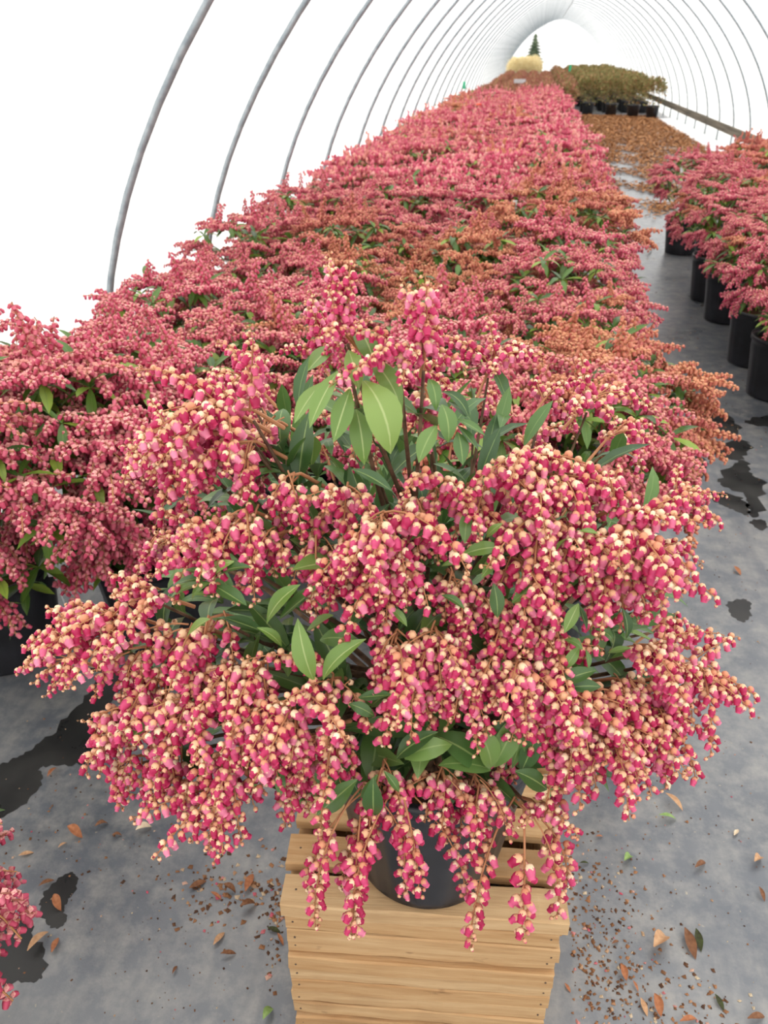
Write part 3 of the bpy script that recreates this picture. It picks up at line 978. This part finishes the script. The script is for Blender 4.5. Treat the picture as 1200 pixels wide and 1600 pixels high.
FAR_BLOSSOM, FAR_FOLIAGE = [], []
for v in range(6):
    C, W = layout(100 + v, 31, 30)
    r2 = np.random.RandomState(v)
    b = MB()
    for p, az, kind, s in C:
        b.merge(FAR_C[kind][r2.randint(3)], xf(p, az, s * 1.08))
    FAR_BLOSSOM.append(b)
    f = MB()
    for p, az, s in W:
        f.merge(BW[r2.randint(5)], xf(p, az, s))
    FAR_FOLIAGE.append(f)
FAR_B_ME = [b.mesh('blossom', [BED_TONES[0][0], BED_TONES[0][1]]) for b in FAR_BLOSSOM]
FAR_F_ME = [b.mesh('foliage', [m_leaf_bed]) for b in FAR_FOLIAGE]
LOW_POT = MB().lathe([(0.0, 0.0), (0.135, 0.0), (0.16, 0.255), (0.168, 0.262), (0.168, 0.30), (0.15, 0.295), (0.14, 0.26), (0.0, 0.262)], 18).mesh('pot', [m_pot])

def far_plant(x, y, seed, tone, sc, label, group, dz=0.0):
    e = empty('flowering_shrub', (x, y, dz), (seed * 2.17) % 6.28)
    tag(e, label, 'shrub', group)
    link('pot', LOW_POT, e)
    up = np.array([0, 0, 0.3])
    Mx = xf(up * (1 - sc), 0, sc)
    o = link('blossom', FAR_B_ME[seed % 6], e, Mx)
    set_tone(o, tone)
    link('foliage', FAR_F_ME[(seed // 2) % 6], e, Mx)
    return e

# the packed bed along the film wall: four files, row after row
FILES = [(-1.22, 'file against the film wall'), (-0.74, 'second file from the film wall'), (-0.27, 'third file from the film wall'), (0.19, 'file along the open path')]
rs = np.random.RandomState(77)
row, y = 0, 1.66
seed = 0
while y < 17.6:
    for fi, (x, fn) in enumerate(FILES):
        seed += 1
        xx = x + rs.uniform(-0.05, 0.05)
        yy = y + rs.uniform(-0.06, 0.06) + (0.1 if fi % 2 else 0)
        sc = rs.uniform(0.86, 1.16)
        tone = int(rs.choice([0, 1, 1, 0, 1, 0, 1, 1, 0, 2, 3]))
        if fi == 0:
            sc = min(sc, 1.05)
        if row == 0:
            if fi == 2:
                continue
            xx, yy, sc = ((-1.37, 1.60, 1.2), (-0.97, 1.76, 1.12), None, (0.09, 1.80, 1.05))[fi]
        if (row, fi) in ((1, 3),):
            tone = 2
        if (row, fi) in ((0, 3), (0, 0), (2, 3)):
            tone = 1 if fi == 3 else 0
        kind_word = ('rose pink', 'coral pink', 'tan budded', 'russet budded')[tone]
        if row < 7:
            near_plant(xx, yy, seed, tone, sc, f'{kind_word} shrub, {ORD[row]} row behind the crate, {fn}', 'flowering shrubs in the packed bed',
                       **({'off': (0.2, -0.05), 'nc': 70, 'nw': 90, 'rd': 0.40} if (row, fi) == (0, 0) else {'nc': 60, 'nw': 80, 'rd': 0.40} if (row, fi) == (0, 1) else {'nc': 44, 'nw': 50} if row < 2 else {}))
        else:
            far_plant(xx, yy, seed, tone, sc, f'distant {kind_word} shrub, {ORD[row]} row behind the crate, {fn}', 'distant shrubs in the packed bed')
    row += 1
    y += 0.50
# the file of pots across the path
for i, (x, y, tone) in enumerate([(1.33, 3.55, 0), (1.30, 4.05, 0), (1.30, 4.54, 1), (1.42, 4.98, 1), (1.31, 5.36, 0), (1.30, 5.85, 1), (1.42, 6.5, 0), (1.32, 7.35, 0),
                                  (1.85, 3.9, 0), (1.82, 4.5, 1), (1.9, 5.1, 0), (1.85, 5.8, 1), (1.95, 6.6, 1), (1.95, 7.5, 3), (2.45, 5.0, 1), (2.4, 6.0, 0), (2.5, 7.0, 3), (2.5, 8.0, 3), (2.45, 9.0, 3), (1.95, 8.4, 3)]):
    lab = (f'flowering shrub in a tall black pot, {ORD[i]} pot along the path edge' if i < 8 else
           f'flowering shrub behind the black pots across the path, {ORD[i - 8]} from the crate end')
    (near_plant if i < 8 else far_plant)(x, y, 300 + i * 5, tone, 0.98, lab, 'flowering shrubs across the path')

# ------------------------------------------------------------------ far plants
def fuzzy(seed, mats, h=0.5, r=0.33, n=1000, L=0.06):
    rs = np.random.RandomState(seed)
    b = MB()
    for i in range(n):
        d = rs.normal(size=3)
        d /= np.linalg.norm(d)
        d[2] = abs(d[2]) if rs.rand() < 0.75 else d[2]
        s = rs.uniform(0.55, 1.05)
        P = np.array([d[0] * r * s, d[1] * r * s, 0.3 + h * 0.42 + d[2] * h * 0.55 * s])
        dd = d + rs.uniform(-0.7, 0.7, 3) + np.array([0, 0, 0.5])
        R3 = frame(dd, rs.normal(size=3)) * L * rs.uniform(0.7, 1.3)
        V = np.array([(0, 0, 0), (0.5, 0.22, 0.03), (1, 0, 0), (0.5, -0.22, 0.03)]) @ R3.T + P
        b.add(V, [(0, 1, 2), (0, 2, 3)], int(rs.randint(len(mats))))
    return b.mesh('foliage', mats)
m_olive = island_mat('olive_leaf', [(0, srgb(104, 106, 60)), (0.5, srgb(134, 130, 80)), (1, srgb(160, 150, 98))], 0.6, 0.2)
m_brownleaf = island_mat('brown_leaf', [(0, srgb(134, 98, 68)), (0.5, srgb(158, 122, 84)), (1, srgb(178, 146, 104))], 0.7, 0.2)
m_rust = island_mat('rust_leaf', [(0, srgb(158, 98, 86)), (0.5, srgb(178, 118, 102)), (1, srgb(194, 140, 118))], 0.7, 0.2)
m_straw = island_mat('straw_leaf', [(0, srgb(232, 214, 164)), (0.5, srgb(240, 224, 178)), (1, srgb(246, 234, 196))], 0.7, 0.2)
OLIVE = [fuzzy(i, [m_olive, m_olive, m_brownleaf], 0.62, 0.27) for i in range(3)]
BROWN = [fuzzy(10 + i, [m_brownleaf, m_olive, m_rust], 0.55, 0.27) for i in range(3)]
RUST = [fuzzy(20 + i, [m_rust, m_rust, m_brownleaf], 0.5, 0.24) for i in range(3)]
STRAW = [fuzzy(30 + i, [m_straw], 0.95, 0.30, 1600) for i in range(2)]
rs = np.random.RandomState(5)
def leafy(x, y, me, sc, label, group, pot=True):
    e = empty('leafy_shrub', (x, y, 0), rs.uniform(0, 6.28))
    tag(e, label, 'shrub', group)
    if pot:
        link('pot', LOW_POT, e)
    link('foliage', me, e, xf((0, 0, 0.3 * (1 - sc)), 0, sc))
    return e
# rust-brown shrubs carrying the bed on
y = 18.3
while y < 39:
    for x in (-1.2, -0.72, -0.25, 0.2):
        leafy(x + rs.uniform(-0.05, 0.05), y + rs.uniform(-0.08, 0.08), RUST[rs.randint(3)], rs.uniform(0.85, 1.0), 'rust-brown leafy shrub beyond the pink bed, on the way to the open end', 'rust-brown shrubs beyond the pink bed')
    y += 0.62
y = 39.8
while y < 41.5:
    for x in (-1.15, -0.85, -0.55, -0.25):
        leafy(x, y, STRAW[rs.randint(2)], rs.uniform(0.95, 1.1), 'straw-yellow shrub near the open end of the tunnel', 'straw-yellow shrubs at the open end')
    y += 0.7
# olive shrubs in black pots across the path
for i, (x, y) in enumerate([(1.35, 24.6), (1.93, 24.2), (2.45, 23.8), (2.88, 23.4)]):
    leafy(x, y, OLIVE[i % 3], 1.05, f'olive green shrub in a black pot, {ORD[i]} of its row from the path', 'front row of olive shrubs')
y = 24.9
while y < 44:
    for x in (0.78, 1.35, 1.9, 2.42, 2.88):
        if y < 25.4 and x > 1.2:
            continue
        leafy(x + rs.uniform(-0.06, 0.06), y + rs.uniform(-0.08, 0.08), (BROWN if x < 1 else OLIVE)[rs.randint(3)], rs.uniform(0.92, 1.08), 'olive green shrub massed behind the front row of pots', 'massed olive shrubs')
    y += 0.68
for i, (x, y) in enumerate([(0.66, 22.0), (0.72, 22.7), (0.68, 23.4), (0.74, 24.1)]):
    leafy(x, y, BROWN[i % 3], 0.95, f'brownish leafy shrub at the corner of the olive block, {ORD[i]} along the path', 'brown corner shrubs')

# conifer outside the open end
b = MB()
rs = np.random.RandomState(8)
m_conifer = island_mat('conifer_needles', [(0, srgb(76, 92, 72)), (1, srgb(118, 130, 104))], 0.8, 0.1)
for t in range(9):
    z0 = 1.0 + t * 0.55
    r = 2.3 * (1 - t / 12)
    for j in range(16):
        a = 2 * PI * j / 16 + rs.uniform(-0.2, 0.2)
        rr = r * rs.uniform(0.75, 1.15)
        d = np.array([math.cos(a) * rr, math.sin(a) * rr, -0.25 * r])
        R3 = frame(d, [0, 0, 1]) * np.linalg.norm(d)
        V = np.array([(0, 0, 0.5 / max(0.5, rr)), (0.5, 0.2, 0.1), (1, 0, 0), (0.5, -0.2, 0.1), (0.5, 0, -0.12)]) @ R3.T + np.array([0, 0, z0])
        b.add(V, [(0, 1, 3), (1, 2, 3), (1, 4, 2), (3, 2, 4)], 0)
e = empty('conifer_tree', (-0.9, 112, 0), 0, 0.55)
tag(e, 'small dark conifer standing outside beyond the open end', 'tree')
link('needles', b.mesh('needles', [m_conifer]), e)
b = MB(); b.tube([(0, 0, 0), (0, 0, 3), (0, 0, 5.8)], [0.16, 0.1, 0.03], 8)
link('trunk', b.mesh('trunk', [m_bark]), e)

# ------------------------------------------------------------------ puddles on the ground cloth, one of them partly painted shade
M = Mat('wet_and_shade_cloth', srgb(40, 41, 43), 0.3, 0.3)
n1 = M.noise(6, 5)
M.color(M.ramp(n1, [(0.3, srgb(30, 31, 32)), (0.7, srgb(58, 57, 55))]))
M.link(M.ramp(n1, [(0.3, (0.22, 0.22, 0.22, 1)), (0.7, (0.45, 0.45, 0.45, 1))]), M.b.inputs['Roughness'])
m_wet_shade = M.m
Z5 = lambda P: [(800 + .375 * x, 300 + .375 * y) for x, y in P]
Z8 = lambda P: [(800 + .4375 * x, 900 + .4375 * y) for x, y in P]
Z2 = lambda P: [(.4167 * x, 850 + .4167 * y) for x, y in P]
Z3 = lambda P: [(.4167 * x, 1280 + .4167 * y) for x, y in P]
PUD = [
    (Z5([(555, 1065), (590, 1030), (600, 965), (690, 970), (690, 1030), (720, 1090), (800, 1110), (810, 1160), (780, 1200), (715, 1190), (650, 1110), (600, 1080)]), 'irregular wet patch on the path edge beside the overhanging coral shrub'),
    (Z5([(775, 905), (860, 905), (940, 965), (930, 1030), (880, 1010), (800, 985)]), 'wet patch on the path in line with the black pots'),
    (Z5([(820, 1070), (930, 1035), (995, 1050), (950, 1115), (860, 1100)]), 'small oval wet patch in the middle of the path'),
    (Z5([(855, 1205), (930, 1130), (975, 1120), (1000, 1180), (1045, 1210), (1030, 1345), (985, 1340), (970, 1265)]), 'large ragged wet patch on the path, cornered like an arrow'),
    (Z5([(830, 1250), (960, 1275), (985, 1345), (900, 1315), (840, 1285)]), 'thin wet streak tapering off beside the large ragged patch'),
    (Z5([(730, 1290), (770, 1280), (805, 1350), (780, 1370), (735, 1340)]), 'wet patch half hidden under the tip of the overhanging sprays'),
    (Z5([(990, 1375), (1040, 1365), (1065, 1390), (1040, 1410)]), 'small wet spot with a speck of litter on the path'),
    (Z5([(970, 955), (1067, 930), (1130, 940), (1130, 985), (1010, 970)]), 'wet streak running in front of the first black pot'),
    (Z8([(770, 95), (840, 85), (855, 130), (830, 165), (785, 140)]), 'small dark wet spot alone on the near path'),
    (Z2([(400, 470), (460, 500), (400, 640), (400, 780), (340, 820), (230, 830), (150, 840), (160, 880), (120, 950), (0, 1030), (-80, 1040), (-80, 860), (0, 830), (100, 780), (200, 700), (330, 560)]), 'long black streak, part wet cloth and part painted shade, running out from under the shrub on the crate'),  # wet cloth and floor shadow painted together as one dark patch
    (Z2([(30, 440), (120, 380), (180, 330), (200, 350), (110, 430), (60, 480)]), 'narrow wet patch beside the black pot at the bed corner'),
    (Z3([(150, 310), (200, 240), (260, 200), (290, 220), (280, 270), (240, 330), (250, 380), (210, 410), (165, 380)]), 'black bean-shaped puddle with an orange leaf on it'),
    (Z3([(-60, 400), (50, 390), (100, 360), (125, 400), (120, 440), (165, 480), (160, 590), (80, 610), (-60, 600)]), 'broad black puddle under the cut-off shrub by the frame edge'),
]
rs = np.random.RandomState(2)
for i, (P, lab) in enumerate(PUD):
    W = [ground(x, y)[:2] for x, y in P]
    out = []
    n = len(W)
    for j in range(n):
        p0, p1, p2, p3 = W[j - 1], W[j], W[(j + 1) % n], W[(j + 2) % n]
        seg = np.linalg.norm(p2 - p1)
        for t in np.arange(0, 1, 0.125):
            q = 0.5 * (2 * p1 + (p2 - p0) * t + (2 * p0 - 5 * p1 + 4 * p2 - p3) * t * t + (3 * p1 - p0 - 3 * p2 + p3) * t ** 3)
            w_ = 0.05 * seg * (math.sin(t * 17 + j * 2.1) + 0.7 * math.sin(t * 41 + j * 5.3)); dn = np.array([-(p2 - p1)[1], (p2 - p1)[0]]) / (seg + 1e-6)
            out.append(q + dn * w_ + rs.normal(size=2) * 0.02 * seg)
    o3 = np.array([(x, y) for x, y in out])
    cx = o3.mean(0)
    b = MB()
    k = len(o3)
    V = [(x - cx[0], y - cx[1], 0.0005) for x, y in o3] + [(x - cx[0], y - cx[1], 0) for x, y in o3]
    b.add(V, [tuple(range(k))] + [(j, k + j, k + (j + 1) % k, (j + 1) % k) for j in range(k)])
    tag(link('puddle', b.mesh('puddle', [m_wet_shade], False), None, xf((cx[0], cx[1], 0.0002))), lab, 'puddle', 'wet patches on the ground cloth')

# ------------------------------------------------------------------ fallen leaves and litter
def fallen_mesh(seed, w, curl):
    rs = np.random.RandomState(seed)
    b = leaf_mb(1, w, curl * 0.6, curl, 8, 2, rs.uniform(-0.5, 0.5))
    V = np.concatenate(b.v)
    V[:, 2] -= V[:, 2].min()
    b.v = [V]
    return b
def dry(name, a, c_):
    M = Mat(name, a, 0.7, 0.25)
    M.color(M.ramp(M.noise(6, 4), [(0.3, a), (0.7, c_)]))
    return M.m
DRY = {'tan': dry('tan_dry_leaf', srgb(176, 132, 96), srgb(206, 166, 128)), 'orange': dry('orange_dry_leaf', srgb(150, 92, 62), srgb(182, 122, 84)),
       'brown': dry('brown_dry_leaf', srgb(106, 70, 48), srgb(140, 98, 70)), 'green': dry('green_fallen_leaf', srgb(120, 150, 82), srgb(150, 174, 108)),
       'pale': dry('pale_dry_leaf', srgb(214, 190, 158), srgb(230, 212, 184)), 'dark': dry('dark_leaf', srgb(52, 48, 34), srgb(74, 84, 44))}
FALL = {}
for i, (k, m) in enumerate(DRY.items()):
    FALL[k] = [fallen_mesh(i * 3 + j, (0.32, 0.4, 0.26)[j], (0.5, 1.1, 0.8)[j]).mesh('fallen_leaf', [m]) for j in range(3)]
LEAFS = [  # pixel ends, colour, label
    (1038, 1247, 1070, 1270, 'tan', 'narrow tan fallen leaf on the path beyond the sprays'), (1028, 1280, 1060, 1282, 'green', 'oval green fallen leaf on the path below a tan one'),
    (974, 1352, 988, 1335, 'green', 'small round green leaf on the path beside the crate'), (1018, 1492, 1045, 1458, 'tan', 'broad curled tan leaf on the ground cloth, largest beside the crate'),
    (1068, 1455, 1088, 1502, 'brown', 'long brown leaf with a grey underside next to the broad tan one'), (1086, 1455, 1096, 1490, 'dark', 'dark green leaf tucked behind the long brown one'),
    (1184, 1390, 1196, 1412, 'brown', 'red-brown leaf scrap out on the path'), (1176, 1354, 1192, 1338, 'tan', 'tan leaf curl near the red-brown scrap'),
    (1084, 1362, 1104, 1346, 'brown', 'crumpled brown leaf in mid path'), (1146, 1308, 1154, 1296, 'pale', 'pale leaf chip in mid path'),
    (968, 1512, 982, 1538, 'orange', 'orange-brown leaf in the litter beside the crate'), (988, 1535, 998, 1552, 'orange', 'small orange leaf in the litter beside the crate'),
    (1020, 1560, 1036, 1596, 'orange', 'mustard leaf curl at the foot of the litter patch'), (1000, 1562, 1012, 1590, 'tan', 'tan leaf in the litter next to the mustard curl'),
    (1116, 1556, 1132, 1582, 'dark', 'dark shrivelled leaf at the edge of the litter patch'), (1060, 1602, 1092, 1592, 'orange', 'reddish leaf at the bottom of the path'),
    (882, 1538, 892, 1552, 'orange', 'bright orange leaf chip against the crate'), (930, 1310, 944, 1308, 'orange', 'orange chip near the back of the crate'),
    (905, 1352, 922, 1350, 'dark', 'thin dark green leaf beside the crate slats'), (1165, 1598, 1198, 1588, 'brown', 'brown leaf at the corner of the path'),
    (1040, 1215, 1046, 1236, 'pale', 'pale petal scrap under the outstretched spray'), (1146, 888, 1158, 900, 'orange', 'brown leaf alone on the path near the wet patches'),
    (108, 1300, 134, 1312, 'orange', 'rusty leaf on the cloth under the hanging flowers'), (150, 1298, 174, 1286, 'brown', 'brown twisted leaf beside the rusty one'),
    (176, 1310, 194, 1306, 'brown', 'small brown leaf scrap beside the twisted one'), (92, 1328, 106, 1316, 'tan', 'small tan leaf below the rusty one'),
    (214, 1305, 242, 1290, 'pale', 'pale leaf directly below the hanging flowers'), (76, 1220, 92, 1198, 'orange', 'orange leaf lying in the black streak of wet and painted shade'),
    (334, 1480, 352, 1456, 'tan', 'tan oval leaf on open cloth beside the crate'), (345, 1495, 372, 1490, 'brown', 'crumpled brown leaf below the tan oval one'),
    (270, 1525, 278, 1508, 'brown', 'small brown seed leaf on open cloth'), (87, 1405, 98, 1428, 'orange', 'orange leaf stuck in the bean-shaped puddle'),
    (46, 1495, 80, 1452, 'tan', 'large curled brown leaf at the edge of the broad puddle'), (82, 1492, 92, 1464, 'orange', 'narrow leaf next to the large curled one'),
    (-4, 1416, 20, 1408, 'brown', 'brown leaf at the frame edge above the puddle'), (2, 1440, 20, 1420, 'pale', 'pale narrow leaf at the frame edge'),
    (62, 1390, 88, 1374, 'brown', 'brown leaf beside the top of the bean-shaped puddle'), (384, 1398, 396, 1364, 'orange', 'upright rusty leaf beside the crate'),
    (296, 1392, 324, 1376, 'brown', 'brown leaf in the scatter of litter'), (330, 1398, 348, 1408, 'orange', 'rusty leaf in the scatter of litter'),
    (350, 1388, 372, 1398, 'brown', 'leaf fragment in the middle of the scatter'), (376, 1424, 406, 1412, 'brown', 'curled brown leaf at the end of the scatter'),
    (418, 1452, 440, 1458, 'dark', 'dark leaf pressed against the crate'), (434, 1462, 444, 1480, 'orange', 'rusty leaf at the foot of the crate'),
    (412, 1600, 428, 1570, 'green', 'green leaf sprig lying at the bottom beside the crate'), (30, 1340, 54, 1332, 'tan', 'tan leaf behind the cut-off spray'),
    (1005, 395, 1020, 392, 'dark', 'dark leaf on the path between the two beds'), (955, 1478, 968, 1470, 'brown', 'small brown leaf in the litter patch'),
]
rs = np.random.RandomState(4)
for x0, y0, x1, y1, ck, lab in LEAFS:
    A, Bq = ground(x0, y0), ground(x1, y1)
    d = Bq - A
    L = np.linalg.norm(d)
    Mx = xf((A[0], A[1], 0.0008), math.atan2(d[1], d[0]), L)
    tag(link('fallen_leaf', FALL[ck][rs.randint(3)], None, Mx), lab, 'leaf', 'fallen leaves on the ground cloth')
# specks: stuff
b = MB()
CRUMB = [island_mat('litter_crumb', [(0, srgb(74, 52, 40)), (0.4, srgb(118, 82, 56)), (0.75, srgb(162, 116, 82)), (0.9, srgb(196, 178, 150)), (1, srgb(190, 60, 96))], 0.8, 0.2)]
def crumb(x, y, s):
    a = rs.uniform(0, 6.28)
    V = []
    for j in range(4):
        w = a + j * PI / 2 + rs.uniform(-0.4, 0.4)
        r = s * rs.uniform(0.5, 1.2)
        V.append((x + r * math.cos(w), y + r * math.sin(w), 0.0004 + rs.uniform(0, s * 0.15)))
    V.append((x, y, 0.002 + s * 0.22))
    b.add(V, [(0, 1, 4), (1, 2, 4), (2, 3, 4), (3, 0, 4)], 0)
for (px, py, sx, sy, n, s0) in [(940, 1500, 60, 80, 420, 0.004), (910, 1420, 25, 60, 140, 0.004), (1030, 1580, 70, 40, 160, 0.004), (360, 1390, 60, 30, 160, 0.005), (425, 1430, 14, 50, 80, 0.005), (300, 1480, 160, 80, 150, 0.002), (1060, 1300, 90, 170, 220, 0.002),
                               (100, 1330, 80, 60, 90, 0.003), (150, 1200, 60, 60, 60, 0.003), (1060, 480, 50, 90, 120, 0.006), (1130, 640, 60, 60, 60, 0.004), (1120, 900, 70, 120, 80, 0.003), (1000, 400, 25, 60, 60, 0.009)]:
    for i in range(n):
        q = ground(px + rs.normal() * sx, py + rs.normal() * sy)
        if CR_O[0] - 0.02 < q[0] < 0.2 and 0.69 < q[1] < 1.1:
            continue
        crumb(q[0], q[1], s0 * rs.uniform(0.4, 1.5))
tag(link('litter_crumbs', b.mesh('litter_crumbs', CRUMB, False)), 'crumbs of bark, petals and leaf scattered on the ground cloth', 'litter', kind='stuff')
# carpet of dead leaves further down the aisle
b = MB()
m_carpet = island_mat('dead_leaf', [(0, srgb(136, 88, 54)), (0.5, srgb(172, 120, 78)), (1, srgb(198, 152, 108))], 0.8, 0.2)
for i in range(36000):
    y = 8.6 + 15.6 * rs.rand() ** 0.8
    lo = 0.58
    hi = 1.3 + min(1.0, max(0, (y - 9.0) / 3.5)) * 1.7
    x = lo + (hi - lo) * rs.rand()
    g = math.sin(x * 5.1 + y * 1.7) * math.sin(y * 2.3 - x * 3.0) + math.sin(x * 11 + y * 5) * 0.4
    if g < 0.45 - min(1.7, (y - 8.6) / 5.5) + 0.3 * rs.normal():
        continue
    a = rs.uniform(0, 6.28)
    L = rs.uniform(0.045, 0.085)
    ca, sa = math.cos(a), math.sin(a)
    z = 0.004 + rs.uniform(0, 0.025)
    tlt = rs.uniform(-0.4, 0.4)
    V = [(x + L * (u * ca - v * sa), y + L * (u * sa + v * ca), z + L * (h + max(0, tlt * u))) for u, v, h in ((0, 0, 0), (0.5, 0.22, 0.12), (1, 0, 0.02), (0.5, -0.22, 0.12))]
    b.add(V, [(0, 1, 2), (0, 2, 3)], 0)
tag(link('dead_leaf_carpet', b.mesh('dead_leaf_carpet', [m_carpet], False)), 'carpet of brown dead leaves strewn over the aisle', 'litter', kind='stuff')

# ------------------------------------------------------------------ tags, ties
def flat_mat(name, col, rough=0.5):
    M = Mat(name, col, rough, 0.3)
    M.color(M.mix(M.noise(40), col, tuple(c * 0.92 for c in col[:3]) + (1,)))
    return M.m
m_white, m_orange, m_teal = flat_mat('white_tag', srgb(228, 230, 232)), flat_mat('orange_tape', srgb(245, 98, 40)), flat_mat('teal_tag', srgb(70, 190, 140))
def tag_stake(P, w, h, m, lab, cat='tag', lean=0.2):
    e = empty('plant_tag', P, YAW + rs.uniform(-0.3, 0.3))
    tag(e, lab, cat)
    b = MB(); b.box((-w / 2, -0.001, 0), (w / 2, 0.001, h))
    R = np.eye(4); c, s = math.cos(lean), math.sin(lean); R[:3, :3] = [[1, 0, 0], [0, c, -s], [0, s, c]]
    link('tag_face', b.mesh('tag_face', [m], False), e, R)
    b = MB(); b.tube([(0, 0.002, 0.0), (0, 0.002, -0.12)], 0.002, 5)
    link('stake', b.mesh('stake', [m], False), e, R)
tag_stake(ground(85, 900, 0.40), 0.026, 0.03, m_white, 'white plant tag in the shrub at the bed corner', lean=0.3)
tag_stake(ground(803, 330, 0.80), 0.022, 0.055, m_white, 'white pointed plant tag standing up among pink flowers', lean=0.25)
tag_stake(ground(812, 130, 0.76), 0.3, 0.1, m_white, 'white tag far off among the rust-brown shrubs', lean=0.3)
tag_stake(ground(848, 138, 0.55), 0.08, 0.22, m_teal, 'teal tag beside the far end of the path', lean=0.1)
tag_stake(ground(725, 139, 0.8), 0.06, 0.14, m_teal, 'teal tag by the hoops at the back of the bed', lean=0.1)
tag_stake(ground(890, 112, 0.8), 0.1, 0.22, m_teal, 'teal tag among the olive shrubs', lean=0.1)
def tie(P, r, lab):
    e = empty('tape_tie', P, rs.uniform(0, 6))
    tag(e, lab, 'tape', 'orange tape ties')
    k = min(1.0, r / 0.02)
    b = MB()
    b.tube([(r * math.cos(a), r * math.sin(a), 0.2 * r * math.sin(3 * a)) for a in np.linspace(0, 6.2, 14)], 0.2 * r, 4)
    link('loop', b.mesh('loop', [m_orange]), e)
    for s in (-1, 1):
        b = MB()
        V = []
        for i in range(6):
            t = i / 5
            V += [(r + 0.03 * t * k, k * (s * 0.02 * t - 0.006), k * (-0.045 * t * t + 0.004 * math.sin(5 * t))), (r + 0.03 * t * k, k * (s * 0.02 * t + 0.008), k * (-0.045 * t * t + 0.006))]
        b.add(V, [(2 * i, 2 * i + 1, 2 * i + 3, 2 * i + 2) for i in range(5)])
        link('tail', b.mesh('tail', [m_orange]), e)
tie(ground(897, 628, 0.80), 0.009, 'orange tape tie knotted on the tan budded shrub')
tie(ground(886, 650, 0.78), 0.006, 'smaller orange tape end below the knotted tie')
tie(ground(906, 322, 0.86), 0.016, 'orange tape tie on a shrub at the path edge further down')
tie(ground(748, 163, 0.88), 0.03, 'orange tape speck among the last pink shrubs')
# lone pot on the aisle
e = empty('nursery_pot', ground(888, 203))
tag(e, 'small black nursery pot with a white label alone in the aisle', 'pot')
link('pot_body', LOW_POT, e)
b = MB(); b.box((-0.1, -0.172, 0.02), (0.1, -0.168, 0.17))
link('white_label', b.mesh('white_label', [m_white], False), e)

# ------------------------------------------------------------------ shrubs cut off by the edge of the frame
near_plant(-0.89, 0.46, 41, 0, 0.95, 'pink flowering shrub cut off by the frame edge beside the black puddles', None, nc=40, nw=44, rd=0.25)
